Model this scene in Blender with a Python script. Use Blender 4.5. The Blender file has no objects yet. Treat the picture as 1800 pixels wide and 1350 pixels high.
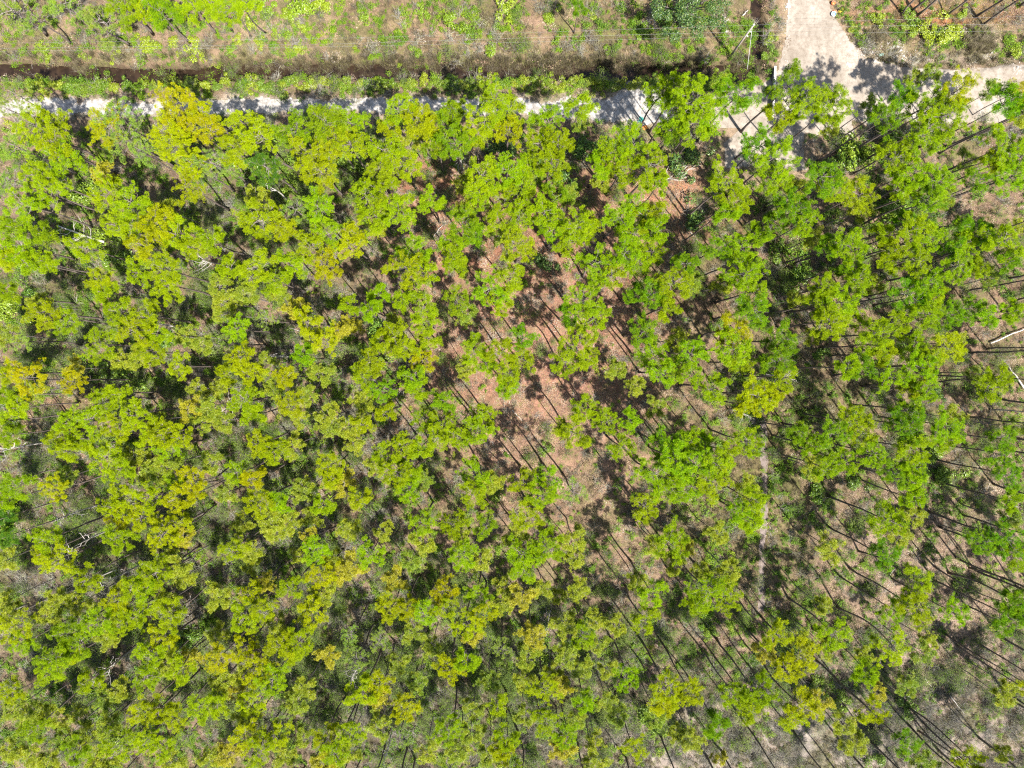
import bpy, math, random
import numpy as np
from mathutils import Vector, Matrix

random.seed(7)
RNG = np.random.default_rng(11)
scene = bpy.context.scene
COL = scene.collection

# ------------------------------------------------------------------ camera, sky, sun, exposure
CAM_H = 100.0                       # drone altitude in metres
F_PX = 1200.0                       # focal length in photo pixels (1800 wide)
fwd = Vector((1.667, -2.917, -100.0)).normalized()
right = fwd.cross(Vector((0, 1, 0))).normalized()
up = right.cross(fwd).normalized()
cd = bpy.data.cameras.new('camera'); cam = bpy.data.objects.new('camera', cd); COL.objects.link(cam)
cd.sensor_width = 36.0; cd.lens = 24.0; cd.clip_start = 0.5; cd.clip_end = 4000
M = Matrix(((right.x, up.x, -fwd.x, 0), (right.y, up.y, -fwd.y, 0), (right.z, up.z, -fwd.z, CAM_H), (0, 0, 0, 1)))
cam.matrix_world = M
scene.camera = cam
SUN_EL = math.radians(57)
sx, sy = 0.60, -0.80                # horizontal direction towards the sun (lower right of the photo)
SUN_DIR = Vector((sx * math.cos(SUN_EL), sy * math.cos(SUN_EL), math.sin(SUN_EL)))
w = bpy.data.worlds.new('World'); scene.world = w; w.use_nodes = True
wn = w.node_tree; bg = wn.nodes['Background']
sky = wn.nodes.new('ShaderNodeTexSky'); sky.sky_type = 'NISHITA'; sky.sun_disc = False
sky.sun_elevation = SUN_EL; sky.sun_rotation = math.atan2(sx, sy); sky.air_density = 1.0; sky.dust_density = 1.5
wn.links.new(sky.outputs[0], bg.inputs[0]); bg.inputs[1].default_value = 0.08
sd = bpy.data.lights.new('sun', 'SUN'); sd.energy = 4.9; sd.angle = math.radians(0.5); sd.color = (1.0, 0.95, 0.87)
so = bpy.data.objects.new('sun', sd); COL.objects.link(so)
so.rotation_euler = SUN_DIR.to_track_quat('Z', 'Y').to_euler(); so.location = SUN_DIR * 200
vs = scene.view_settings; vs.view_transform = 'Standard'; vs.look = 'None'; vs.gamma = 1.0; vs.exposure = 1.5
vs.use_curve_mapping = False
scene.cycles.max_bounces = 6; scene.cycles.transmission_bounces = 4; scene.cycles.diffuse_bounces = 3
scene.cycles.glossy_bounces = 2; scene.cycles.use_denoising = False
scene.cycles.caustics_reflective = False; scene.cycles.caustics_refractive = False
scene.cycles.filter_width = 1.2

Rm = np.array([[right.x, up.x, -fwd.x], [right.y, up.y, -fwd.y], [right.z, up.z, -fwd.z]])

def at(px, py, z=0.0):
    """the place in the world, at height z, that the photograph shows at pixel (px, py)"""
    d = Rm @ np.array([(px - 900) / F_PX, (675 - py) / F_PX, -1.0])
    t = (z - CAM_H) / d[2]
    return (d[0] * t, d[1] * t, z)

def to_px(x, y, z=0.0):
    v = np.stack([x, y, np.zeros_like(x) + z - CAM_H], -1) @ Rm
    return 900 + F_PX * v[..., 0] / -v[..., 2], 675 - F_PX * v[..., 1] / -v[..., 2]

# ------------------------------------------------------------------ noise helpers
_lat = {}
def vnoise(x, y, s, seed=0):
    if seed not in _lat: _lat[seed] = np.random.default_rng(1000 + seed).random((256, 256))
    L = _lat[seed]
    x = np.asarray(x) / s + 1000; y = np.asarray(y) / s + 1000
    xi = np.floor(x).astype(int); yi = np.floor(y).astype(int)
    fx = x - xi; fy = y - yi
    fx = fx * fx * (3 - 2 * fx); fy = fy * fy * (3 - 2 * fy)
    a = L[xi & 255, yi & 255]; b = L[(xi + 1) & 255, yi & 255]; c = L[xi & 255, (yi + 1) & 255]; d = L[(xi + 1) & 255, (yi + 1) & 255]
    return (a * (1 - fx) + b * fx) * (1 - fy) + (c * (1 - fx) + d * fx) * fy

def fnoise(x, y, s, seed=0, o=3):
    r = 0; a = 1; t = 0
    for k in range(o):
        r = r + a * vnoise(x, y, s / 2 ** k, seed + k); t += a; a *= .55
    return r / t

def smooth(e0, e1, v):
    t = np.clip((v - e0) / (e1 - e0), 0, 1); return t * t * (3 - 2 * t)

# ------------------------------------------------------------------ materials
def lin(r, g, b): return (r, g, b, 1.0)

def new_mat(name):
    m = bpy.data.materials.new(name); m.use_nodes = True
    nt = m.node_tree; nt.nodes.clear()
    out = nt.nodes.new('ShaderNodeOutputMaterial')
    return m, nt, out

def N(nt, t, **kw):
    n = nt.nodes.new(t)
    for k, v in kw.items():
        if k.startswith('i_'): n.inputs[int(k[2:])].default_value = v
        else: setattr(n, k, v)
    return n

def mixc(nt, fac, a, b, mode='MIX'):
    n = nt.nodes.new('ShaderNodeMix'); n.data_type = 'RGBA'; n.blend_type = mode
    for sock, v in ((n.inputs[0], fac), (n.inputs[6], a), (n.inputs[7], b)):
        if isinstance(v, (int, float, tuple)): sock.default_value = v
        else: nt.links.new(v, sock)
    return n.outputs[2]

def ramp(nt, src, stops):
    r = nt.nodes.new('ShaderNodeValToRGB'); el = r.color_ramp.elements
    while len(el) < len(stops): el.new(0.5)
    for e, (p, c) in zip(el, stops): e.position = p; e.color = c
    nt.links.new(src, r.inputs[0]); return r.outputs[0]

def objcoord(nt, scale=1.0, world=True):
    g = nt.nodes.new('ShaderNodeNewGeometry') if world else nt.nodes.new('ShaderNodeTexCoord')
    return g.outputs['Position'] if world else g.outputs['Object']

def noise(nt, co, scale, detail=4, rough=.6, out=0):
    n = N(nt, 'ShaderNodeTexNoise'); n.inputs['Scale'].default_value = scale
    n.inputs['Detail'].default_value = detail; n.inputs['Roughness'].default_value = rough
    nt.links.new(co, n.inputs['Vector']); return n.outputs[out]

def leaf_material(name, trans=.35, gloss=.06, rough=.45, tint_to=(0.34, 0.24, 0.02, 1), tint_amt=.5, from_instance=None):
    """foliage: colour of the individual (object colour), varied by the tint of each tuft or leaf"""
    m, nt, out = new_mat(name)
    oi = N(nt, 'ShaderNodeObjectInfo')
    if from_instance:
        at_ = N(nt, 'ShaderNodeAttribute'); at_.attribute_type = 'INSTANCER'; at_.attribute_name = 'tint'
        base = ramp(nt, at_.outputs['Fac'], from_instance)
    else:
        base = oi.outputs['Color']
    ta = N(nt, 'ShaderNodeAttribute'); ta.attribute_name = 'tint'
    mp = N(nt, 'ShaderNodeMapRange'); mp.inputs[1].default_value = .45; mp.inputs[2].default_value = 1.0
    mp.inputs[3].default_value = 0; mp.inputs[4].default_value = tint_amt
    nt.links.new(ta.outputs['Fac'], mp.inputs[0])
    c = mixc(nt, mp.outputs[0], base, tint_to)
    mp2 = N(nt, 'ShaderNodeMapRange'); mp2.inputs[1].default_value = 0; mp2.inputs[2].default_value = .5
    mp2.inputs[3].default_value = .62; mp2.inputs[4].default_value = 1.0
    nt.links.new(ta.outputs['Fac'], mp2.inputs[0])
    hs = N(nt, 'ShaderNodeHueSaturation'); nt.links.new(mp2.outputs[0], hs.inputs['Value']); nt.links.new(c, hs.inputs['Color'])
    c = hs.outputs[0]
    d = N(nt, 'ShaderNodeBsdfDiffuse'); t = N(nt, 'ShaderNodeBsdfTranslucent'); g = N(nt, 'ShaderNodeBsdfGlossy')
    g.inputs['Roughness'].default_value = rough; g.inputs['Color'].default_value = (1, 1, 1, 1)
    nt.links.new(c, d.inputs[0]); nt.links.new(c, t.inputs[0])
    m1 = N(nt, 'ShaderNodeMixShader', i_0=trans); nt.links.new(d.outputs[0], m1.inputs[1]); nt.links.new(t.outputs[0], m1.inputs[2])
    m2 = N(nt, 'ShaderNodeMixShader', i_0=gloss); nt.links.new(m1.outputs[0], m2.inputs[1]); nt.links.new(g.outputs[0], m2.inputs[2])
    nt.links.new(m2.outputs[0], out.inputs[0])
    return m

def rough_material(name, a, b, scale=3.0, rough=.9, bump=.3, stretch=None, spec=.2, c=None, cpos=.7):
    m, nt, out = new_mat(name)
    tc = N(nt, 'ShaderNodeTexCoord'); co = tc.outputs['Object']
    if stretch:
        mp = N(nt, 'ShaderNodeMapping'); mp.inputs['Scale'].default_value = stretch
        nt.links.new(co, mp.inputs[0]); co = mp.outputs[0]
    n = noise(nt, co, scale, 6, .65)
    stops = [(.3, a), (.65, b)] + ([(cpos + .05, c)] if c else [])
    col = ramp(nt, n, stops)
    oi = N(nt, 'ShaderNodeObjectInfo')
    mr = N(nt, 'ShaderNodeMapRange'); mr.inputs[3].default_value = .75; mr.inputs[4].default_value = 1.25
    nt.links.new(oi.outputs['Random'], mr.inputs[0])
    hs = N(nt, 'ShaderNodeHueSaturation'); nt.links.new(mr.outputs[0], hs.inputs['Value']); nt.links.new(col, hs.inputs['Color'])
    p = N(nt, 'ShaderNodeBsdfPrincipled'); p.inputs['Roughness'].default_value = rough
    p.inputs['Specular IOR Level'].default_value = spec
    nt.links.new(hs.outputs[0], p.inputs['Base Color'])
    if bump:
        bp = N(nt, 'ShaderNodeBump'); bp.inputs['Strength'].default_value = bump; bp.inputs['Distance'].default_value = .03
        nt.links.new(n, bp.inputs['Height']); nt.links.new(bp.outputs[0], p.inputs['Normal'])
    nt.links.new(p.outputs[0], out.inputs[0])
    return m

NEEDLE = leaf_material('pine_needles', trans=.38, gloss=.004, rough=.5, tint_to=(0.41, 0.46, 0.0, 1), tint_amt=.42)
BROAD = leaf_material('broad_leaves', trans=.28, gloss=.035, rough=.42, tint_to=(0.24, 0.30, 0.03, 1), tint_amt=.55)
BARK = rough_material('pine_bark', lin(.06, .048, .042), lin(.17, .135, .12), 5, .9, .5, (1, 1, .35))
TWIG = rough_material('twig_bark', lin(.10, .085, .08), lin(.22, .19, .18), 4, .85, .2)
DEADW = rough_material('dead_wood', lin(.22, .20, .18), lin(.46, .43, .40), 5, .8, .3, (1, 1, .3))
PALEW = rough_material('bleached_wood', lin(.28, .26, .235), lin(.47, .44, .41), 5, .8, .3, (1, 1, .3))

# ------------------------------------------------------------------ mesh building
class MB:
    def __init__(s): s.v = []; s.f = []; s.m = []; s.t = []; s.n = 0
    def add(s, v, f, mat=0, tint=.3):
        v = np.asarray(v, dtype=np.float32).reshape(-1, 3); f = np.asarray(f, dtype=np.int32).reshape(-1, 3)
        s.v.append(v); s.f.append(f + s.n); s.m.append(np.full(len(f), mat, np.int32))
        s.t.append(np.broadcast_to(np.asarray(tint, np.float32), (len(v),))); s.n += len(v)
    def build(s, name, mats, smooth_=False):
        me = bpy.data.meshes.new(name)
        v = np.concatenate(s.v); f = np.concatenate(s.f); nf = len(f)
        me.vertices.add(len(v)); me.vertices.foreach_set('co', v.ravel())
        me.loops.add(nf * 3); me.loops.foreach_set('vertex_index', f.ravel())
        me.polygons.add(nf); me.polygons.foreach_set('loop_start', np.arange(nf, dtype=np.int32) * 3)
        me.polygons.foreach_set('material_index', np.concatenate(s.m))
        me.polygons.foreach_set('use_smooth', np.full(nf, smooth_))
        a = me.attributes.new('tint', 'FLOAT', 'POINT'); a.data.foreach_set('value', np.concatenate(s.t).astype(np.float32))
        for m in mats: me.materials.append(m)
        me.update(calc_edges=True); me.validate()
        return me

def tube(mb, pts, rads, k=5, mat=0, tint=.3, cap=True):
    pts = np.asarray(pts, float); n = len(pts)
    d = np.gradient(pts, axis=0); d /= np.linalg.norm(d, axis=1)[:, None] + 1e-9
    ref = np.array([0, 0, 1.0]) if abs(d[0][2]) < .8 else np.array([1.0, 0, 0])
    u = np.cross(d, ref); u /= np.linalg.norm(u, axis=1)[:, None] + 1e-9
    w_ = np.cross(d, u)
    a = np.arange(k) / k * 2 * np.pi
    ring = pts[:, None] + (u[:, None] * np.cos(a)[None, :, None] + w_[:, None] * np.sin(a)[None, :, None]) * np.asarray(rads)[:, None, None]
    v = ring.reshape(-1, 3); f = []
    for i in range(n - 1):
        for j in range(k):
            p, q = i * k + j, i * k + (j + 1) % k
            f += [(p, q, q + k), (p, q + k, p + k)]
    if cap:
        for j in range(1, k - 1): f += [(0, j + 1, j), ((n - 1) * k, (n - 1) * k + j, (n - 1) * k + j + 1)]
    mb.add(v, f, mat, tint)

def box(mb, c, s, mat=0, rz=0):
    x, y, z = [k / 2 for k in s]
    v = np.array([(-x, -y, -z), (x, -y, -z), (x, y, -z), (-x, y, -z), (-x, -y, z), (x, -y, z), (x, y, z), (-x, y, z)])
    ca, sa = math.cos(rz), math.sin(rz)
    v = v @ np.array([[ca, sa, 0], [-sa, ca, 0], [0, 0, 1]]) + np.array(c)
    f = []
    for q in ((0, 3, 2, 1), (4, 5, 6, 7), (0, 1, 5, 4), (1, 2, 6, 5), (2, 3, 7, 6), (3, 0, 4, 7)):
        f += [(q[0], q[1], q[2]), (q[0], q[2], q[3])]
    mb.add(v, f, mat)

def tufts(mb, C, A, r, n, wdt, rng, mat=0, tint=None):
    """needle tufts: n thin pointed needles bursting from every centre C along the axis A"""
    T = len(C)
    d = rng.normal(size=(T, n, 3)); d /= np.linalg.norm(d, axis=2)[..., None]
    d = d * .95 + A[:, None] * .50
    d /= np.linalg.norm(d, axis=2)[..., None]
    L = r[:, None, None] * rng.uniform(.7, 1.1, (T, n, 1))
    s = np.cross(d, rng.normal(size=(T, n, 3)) * .45 + np.array([0, 0, 1.0])); s /= np.linalg.norm(s, axis=2)[..., None] + 1e-9
    base = C[:, None] + d * r[:, None, None] * .12
    v = np.stack([base + d * L * .25 - s * wdt, base + d * L * .25 + s * wdt, base + d * L], 2)
    if tint is None: tint = rng.random(T)
    tt = np.repeat(np.clip(tint[:, None] + rng.uniform(-.12, .12, (T, n)), 0, 1)[..., None], 3, 2)
    mb.add(v.reshape(-1, 3), np.arange(T * n * 3).reshape(-1, 3), mat, tt.ravel())

def leaves(mb, C, Nrm, size, rng, mat=0, tint=None, narrow=.5):
    """single leaves: a folded diamond of two triangles each"""
    T = len(C)
    Nrm = Nrm / (np.linalg.norm(Nrm, axis=1)[:, None] + 1e-9)
    u = np.cross(Nrm, rng.normal(size=(T, 3))); u /= np.linalg.norm(u, axis=1)[:, None] + 1e-9
    s = np.cross(Nrm, u); size = np.asarray(size)[:, None]
    a = C - u * size; b = C + u * size; l = C - s * size * narrow + Nrm * size * .15; r_ = C + s * size * narrow + Nrm * size * .15
    v = np.stack([a, l, b, r_], 1).reshape(-1, 3)
    i = np.arange(T)[:, None] * 4
    f = np.concatenate([i + np.array([0, 2, 1]), i + np.array([0, 3, 2])])
    if tint is None: tint = rng.random(T)
    mb.add(v, f, mat, np.repeat(tint, 4))

def obj(name, me, parent=None, loc=(0, 0, 0), rot=(0, 0, 0), scale=(1, 1, 1), color=None):
    o = bpy.data.objects.new(name, me); COL.objects.link(o)
    o.location = loc; o.rotation_euler = rot; o.scale = scale
    if parent: o.parent = parent
    if color: o.color = color
    return o

def thing(name, label, cat, loc=(0, 0, 0), group=None, me=None, rz=0, color=None, scale=(1, 1, 1)):
    o = obj(name, me, None, loc, (0, 0, rz), scale, color)
    o['label'] = label; o['category'] = cat
    if group: o['group'] = group
    return o

# ------------------------------------------------------------------ terrain
def road_d(px, py):
    """signed measure (>0 inside) of the dirt junction, photo pixels"""
    n = (fnoise(px, py, 30, 5) - .5) * 26
    # northern leg, narrowing to the top
    left = 1381 - 16 * smooth(40, 150, py) - 95 * smooth(120, 200, py)
    right_ = np.interp(py, [-200, 0, 22, 37, 71, 104, 116, 135], [1452, 1456, 1463, 1475, 1494, 1524, 1580, 1760])
    leg = np.minimum(px - left, right_ - px)
    leg = np.minimum(leg, 215 - py)
    e_top = 119 + 6 * np.sin(px / 60.0); e_bot = 216 + 4 * np.sin(px / 45.0) - 10 * smooth(1650, 1800, px)
    east = np.minimum(np.minimum(py - e_top, e_bot - py), px - 1520)
    west = np.minimum(np.minimum(py - 150 - (1400 - px) * .02, 232 - py - (1400 - px) * .06), np.minimum(px - 1255, 1500 - px))
    diag = np.minimum(np.minimum(py - (252 - (px - 1270) * .95), 300 - py), np.minimum(px - 1270, 1420 - px)) - 4
    return np.maximum(np.maximum(leg, east), np.maximum(west, diag * .7)) + n * .45

def track_d(px, py):
    c = 187 + 2.5 * np.sin(px / 130.0) + 6 * smooth(980, 1140, px)
    hw = 13 + 7 * (fnoise(px, py * 0, 140, 9) - .5) + 8 * smooth(950, 1100, px)
    d = hw - np.abs(py - c)
    pile = 22 - np.hypot((px - 1122) / 1.6, py - 163)
    d = np.maximum(np.minimum(d, np.minimum(px + 400, 1185 - px)), pile)
    return d + (fnoise(px, py, 14, 15) - .5) * 20

def path_d(px, py):
    c = 1341 + 3 * np.sin(py / 60.0)
    return np.minimum(5.6 - np.abs(px - c), np.minimum(py - 735, 1075 - py)) + (fnoise(px, py, 16, 25) - .5) * 7

def ditch_c(px):
    return np.interp(px, [-900, 0, 90, 180, 230, 320, 470, 600, 900, 1290, 1310], [121, 121, 124, 125, 133, 131, 118, 122, 121, 126, 126])

def ground_z(x, y):
    px, py = to_px(x, y)
    base = (fnoise(x, y, 9, 31) - .5) * .5 + (fnoise(x, y, 2.2, 35) - .5) * .16
    flat = np.maximum(smooth(-14, 2, road_d(px, py)), smooth(-8, 2, track_d(px, py)))
    z = base * (1 - flat * .93)
    dd = np.abs(py - ditch_c(px)) + (fnoise(px, py, 25, 41) - .5) * 9
    wl = 4 - 1.5 * smooth(430, 560, px); dit = (1 - smooth(6 + wl, 18 + wl, dd)) * (1 - smooth(1318, 1340, px))
    d2 = np.abs(px - 1333) + (fnoise(px, py, 20, 43) - .5) * 5
    dit = np.maximum(dit, (1 - smooth(5, 14, d2)) * (1 - smooth(112, 134, py)))
    d3 = np.abs(py - 102) + (fnoise(px, py, 14, 45) - .5) * 16
    dit = np.maximum(dit, .42 * (1 - smooth(3, 22, d3)) * smooth(1575, 1610, px))
    z = z - 1.6 * dit
    # spoil heaps beside the right-hand ditch
    for cx, cy, r, h in ((1720, 80, 22, .7), (1525, 85, 20, .5), (1560, 78, 16, .5), (1122, 163, 20, .5), (1785, 118, 16, .3)):
        z = z + h * np.exp(-((px - cx) ** 2 + (py - cy) ** 2) / r ** 2)
    return z

# soil colour zones: (x, y, rx, ry, colour, strength), photo pixels
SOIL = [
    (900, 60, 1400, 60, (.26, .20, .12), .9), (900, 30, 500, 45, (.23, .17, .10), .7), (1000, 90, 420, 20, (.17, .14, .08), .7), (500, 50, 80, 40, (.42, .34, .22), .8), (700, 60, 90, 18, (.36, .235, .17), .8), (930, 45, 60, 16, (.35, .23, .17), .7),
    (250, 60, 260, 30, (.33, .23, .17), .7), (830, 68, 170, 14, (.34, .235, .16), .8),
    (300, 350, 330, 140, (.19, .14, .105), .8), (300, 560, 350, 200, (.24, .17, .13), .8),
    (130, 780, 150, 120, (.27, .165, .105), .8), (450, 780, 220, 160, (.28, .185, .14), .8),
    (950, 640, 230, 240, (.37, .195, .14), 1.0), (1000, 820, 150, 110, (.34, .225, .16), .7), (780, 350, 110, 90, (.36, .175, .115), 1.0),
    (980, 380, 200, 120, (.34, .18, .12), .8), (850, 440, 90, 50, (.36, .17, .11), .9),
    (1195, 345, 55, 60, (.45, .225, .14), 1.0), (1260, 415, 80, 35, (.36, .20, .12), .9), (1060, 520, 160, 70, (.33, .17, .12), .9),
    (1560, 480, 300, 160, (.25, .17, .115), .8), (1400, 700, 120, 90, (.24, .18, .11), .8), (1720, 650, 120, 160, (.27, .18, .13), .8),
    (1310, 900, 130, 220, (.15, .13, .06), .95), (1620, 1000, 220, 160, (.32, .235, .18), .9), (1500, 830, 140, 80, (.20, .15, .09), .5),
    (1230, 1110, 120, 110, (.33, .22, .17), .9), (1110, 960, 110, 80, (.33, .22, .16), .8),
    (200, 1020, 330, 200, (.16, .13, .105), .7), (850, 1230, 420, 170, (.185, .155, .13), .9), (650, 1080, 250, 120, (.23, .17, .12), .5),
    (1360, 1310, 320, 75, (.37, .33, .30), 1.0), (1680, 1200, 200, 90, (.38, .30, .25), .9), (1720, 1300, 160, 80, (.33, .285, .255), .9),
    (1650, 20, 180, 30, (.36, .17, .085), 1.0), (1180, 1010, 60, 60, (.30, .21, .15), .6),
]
def soil(px, py):
    c = np.zeros(px.shape + (3,)) + np.array((.25, .18, .125))
    jx = px + (fnoise(px, py, 60, 51) - .5) * 90; jy = py + (fnoise(px, py, 60, 61) - .5) * 70
    for cx, cy, rx, ry, col, s in SOIL:
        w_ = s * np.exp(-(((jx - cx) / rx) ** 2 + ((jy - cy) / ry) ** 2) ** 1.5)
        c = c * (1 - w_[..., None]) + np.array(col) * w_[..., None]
    # darker soil in the ditches, bare sand beside the roads
    dd = np.abs(py - ditch_c(px)); wgt = (1 - smooth(8, 26, dd)) * (1 - smooth(1310, 1330, px))
    wgt = np.maximum(wgt, (1 - smooth(5, 12, np.abs(px - 1333))) * (1 - smooth(108, 125, py)))
    c = c * (1 - .75 * wgt[..., None]) + np.array((.07, .052, .04)) * .75 * wgt[..., None]
    w3 = (1 - smooth(2, 17, np.abs(py - 102))) * smooth(1575, 1600, px)
    c = c * (1 - .8 * w3[..., None]) + np.array((.23, .20, .175)) * .8 * w3[..., None]
    w4 = smooth(-30, 0, road_d(px, py) + (fnoise(px, py, 12, 71) - .5) * 30) * .8
    c = c * (1 - w4[..., None]) + np.array((.36, .27, .195)) * w4[..., None]
    w5 = smooth(-14, 0, track_d(px, py) + (fnoise(px, py, 10, 75) - .5) * 22) * .75
    c = c * (1 - w5[..., None]) + np.array((.42, .37, .31)) * w5[..., None]
    for cx, cy, rx, ry in ((1522, 84, 26, 14), (1575, 82, 14, 9), (1690, 54, 11, 6), (1742, 90, 12, 8), (1725, 72, 22, 18), (1790, 122, 20, 10), (1273, 42, 7, 12), (1570, 100, 40, 7)):
        g = .8 * np.exp(-((jx - cx) / rx) ** 2 - ((jy - cy) / ry) ** 2)
        c = c * (1 - g[..., None]) + np.array((.42, .37, .32)) * g[..., None]
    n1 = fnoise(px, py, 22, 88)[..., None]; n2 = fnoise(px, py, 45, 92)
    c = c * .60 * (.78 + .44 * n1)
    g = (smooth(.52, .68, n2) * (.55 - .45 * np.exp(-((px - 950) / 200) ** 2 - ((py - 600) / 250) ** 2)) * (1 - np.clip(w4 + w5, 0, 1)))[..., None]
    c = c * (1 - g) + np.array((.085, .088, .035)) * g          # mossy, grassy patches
    return c

def lines(lo, hi, step, far):
    a = list(np.arange(lo, hi + step, step)); s = step; x = a[-1]
    while x < far: s *= 1.5; x += s; a.append(x)
    s = step; x = a[0]
    while x > -far: s *= 1.5; x -= s; a.insert(0, x)
    return np.array(a)

def grid_mesh(name, gx, gy, zf, cf, mats, mask=None, dz=0.0):
    X, Y = np.meshgrid(gx, gy, indexing='ij'); nx, ny = X.shape
    Z = zf(X, Y) + dz
    idx = np.arange(nx * ny).reshape(nx, ny)
    a, b, c, d = idx[:-1, :-1], idx[1:, :-1], idx[1:, 1:], idx[:-1, 1:]
    if mask is not None:
        cx = (X[:-1, :-1] + X[1:, 1:]) / 2; cy = (Y[:-1, :-1] + Y[1:, 1:]) / 2
        k = mask(cx, cy); a, b, c, d = a[k], b[k], c[k], d[k]
    f = np.concatenate([np.stack([a, b, c], -1).reshape(-1, 3), np.stack([a, c, d], -1).reshape(-1, 3)])
    v = np.stack([X, Y, Z], -1).reshape(-1, 3)
    used = np.unique(f); rem = np.zeros(len(v), np.int64); rem[used] = np.arange(len(used))
    v = v[used]; f = rem[f]
    mb = MB(); mb.add(v, f); me = mb.build(name, mats, True)
    if cf is not None:
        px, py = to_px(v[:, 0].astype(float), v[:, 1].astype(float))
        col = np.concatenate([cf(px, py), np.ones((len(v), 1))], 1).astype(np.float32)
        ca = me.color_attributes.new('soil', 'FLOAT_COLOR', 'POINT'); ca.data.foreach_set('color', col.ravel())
    return me

def ground_material():
    m, nt, out = new_mat('forest_floor')
    co = objcoord(nt); at_ = N(nt, 'ShaderNodeAttribute'); at_.attribute_name = 'soil'
    c = at_.outputs['Color']
    big = noise(nt, co, .35, 5, .6); mid = noise(nt, co, 1.6, 5, .7); fine = noise(nt, co, 9, 6, .75)
    c = mixc(nt, .75, c, ramp(nt, big, [(.3, lin(.62, .60, .58)), (.7, lin(1.35, 1.32, 1.28))]), 'MULTIPLY')
    c = mixc(nt, .85, c, ramp(nt, mid, [(.3, lin(.55, .55, .5)), (.5, lin(1, 1, 1)), (.72, lin(1.45, 1.4, 1.35))]), 'MULTIPLY')
    c = mixc(nt, .9, c, ramp(nt, fine, [(.32, lin(.35, .32, .3)), (.5, lin(1, 1, 1)), (.7, lin(1.6, 1.55, 1.5))]), 'MULTIPLY')
    n2 = noise(nt, co, 1.1, 4, .7)
    c = mixc(nt, ramp(nt, n2, [(.52, lin(0, 0, 0)), (.66, lin(.5, .5, .5))]), c, lin(.12, .15, .03))
    vo = N(nt, 'ShaderNodeTexVoronoi'); vo.inputs['Scale'].default_value = 4.5; nt.links.new(co, vo.inputs['Vector'])
    sp = ramp(nt, vo.outputs['Distance'], [(.06, lin(.75, .75, .75)), (.16, lin(0, 0, 0))])
    c = mixc(nt, sp, c, lin(.27, .18, .12))
    p = N(nt, 'ShaderNodeBsdfPrincipled'); p.inputs['Roughness'].default_value = .95; p.inputs['Specular IOR Level'].default_value = .1
    nt.links.new(c, p.inputs['Base Color'])
    bp = N(nt, 'ShaderNodeBump'); bp.inputs['Strength'].default_value = .8; bp.inputs['Distance'].default_value = .12
    nt.links.new(fine, bp.inputs['Height']); nt.links.new(bp.outputs[0], p.inputs['Normal'])
    nt.links.new(p.outputs[0], out.inputs[0]); return m

def sand_material(name, a, b, dirt, amt, tracks=None):
    m, nt, out = new_mat(name); co = objcoord(nt)
    n1 = noise(nt, co, .28, 5, .6); n2 = noise(nt, co, 1.5, 6, .7); n3 = noise(nt, co, 8, 5, .7)
    c = ramp(nt, n1, [(.35, a), (.65, b)])
    c = mixc(nt, ramp(nt, n2, [(.5 - amt * .2, lin(0, 0, 0)), (.75 - amt * .2, lin(.8, .8, .8))]), c, dirt)
    c = mixc(nt, .7, c, ramp(nt, n3, [(.3, lin(.72, .7, .68)), (.6, lin(1.08, 1.08, 1.08))]), 'MULTIPLY')
    if tracks:      # faint wheel streaks along the driving direction
        mp = N(nt, 'ShaderNodeMapping'); mp.inputs['Scale'].default_value = tracks; nt.links.new(co, mp.inputs[0])
        n4 = noise(nt, mp.outputs[0], 1.0, 5, .6)
        c = mixc(nt, .8, c, ramp(nt, n4, [(.35, lin(.82, .78, .74)), (.6, lin(1.1, 1.1, 1.1))]), 'MULTIPLY')
    p = N(nt, 'ShaderNodeBsdfPrincipled'); p.inputs['Roughness'].default_value = .95; p.inputs['Specular IOR Level'].default_value = .1
    nt.links.new(c, p.inputs['Base Color'])
    bp = N(nt, 'ShaderNodeBump'); bp.inputs['Strength'].default_value = .6; bp.inputs['Distance'].default_value = .06
    nt.links.new(n2, bp.inputs['Height']); nt.links.new(bp.outputs[0], p.inputs['Normal'])
    nt.links.new(p.outputs[0], out.inputs[0]); return m

gm = ground_material()
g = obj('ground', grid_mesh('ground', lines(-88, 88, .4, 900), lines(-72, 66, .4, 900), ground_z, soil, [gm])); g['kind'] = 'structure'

DIRT = sand_material('packed_dirt', lin(.24, .212, .178), lin(.33, .295, .255), lin(.17, .14, .112), .4, (.5, .1, 1))
WHITE = sand_material('white_sand', lin(.40, .385, .365), lin(.52, .50, .48), lin(.16, .145, .13), .95)
PATH = sand_material('trodden_soil', lin(.165, .132, .12), lin(.225, .185, .17), lin(.10, .08, .06), .4)
x0, y0, _ = at(1245, 310); x1, y1, _ = at(1900, -120)
r = obj('dirt_road', grid_mesh('dirt_road', np.arange(x0, x1 + 8, .2), np.arange(y0, y1, .2), ground_z, None, [DIRT],
        lambda x, y: road_d(*to_px(x, y)) > 0, .02)); r['kind'] = 'structure'
x0, y0, _ = at(-120, 240); x1, y1, _ = at(1200, 130)
r = obj('sandy_track', grid_mesh('sandy_track', np.arange(x0, x1, .2), np.arange(y0, y1, .2), ground_z, None, [WHITE],
        lambda x, y: track_d(*to_px(x, y)) > 0, .014)); r['kind'] = 'structure'
x0, y0, _ = at(1325, 1085); x1, y1, _ = at(1358, 725)
r = obj('footpath', grid_mesh('footpath', np.arange(x0, x1, .13), np.arange(y0, y1, .13), ground_z, None, [PATH],
        lambda x, y: path_d(*to_px(x, y)) > 0, .012)); r['kind'] = 'structure'
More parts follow.
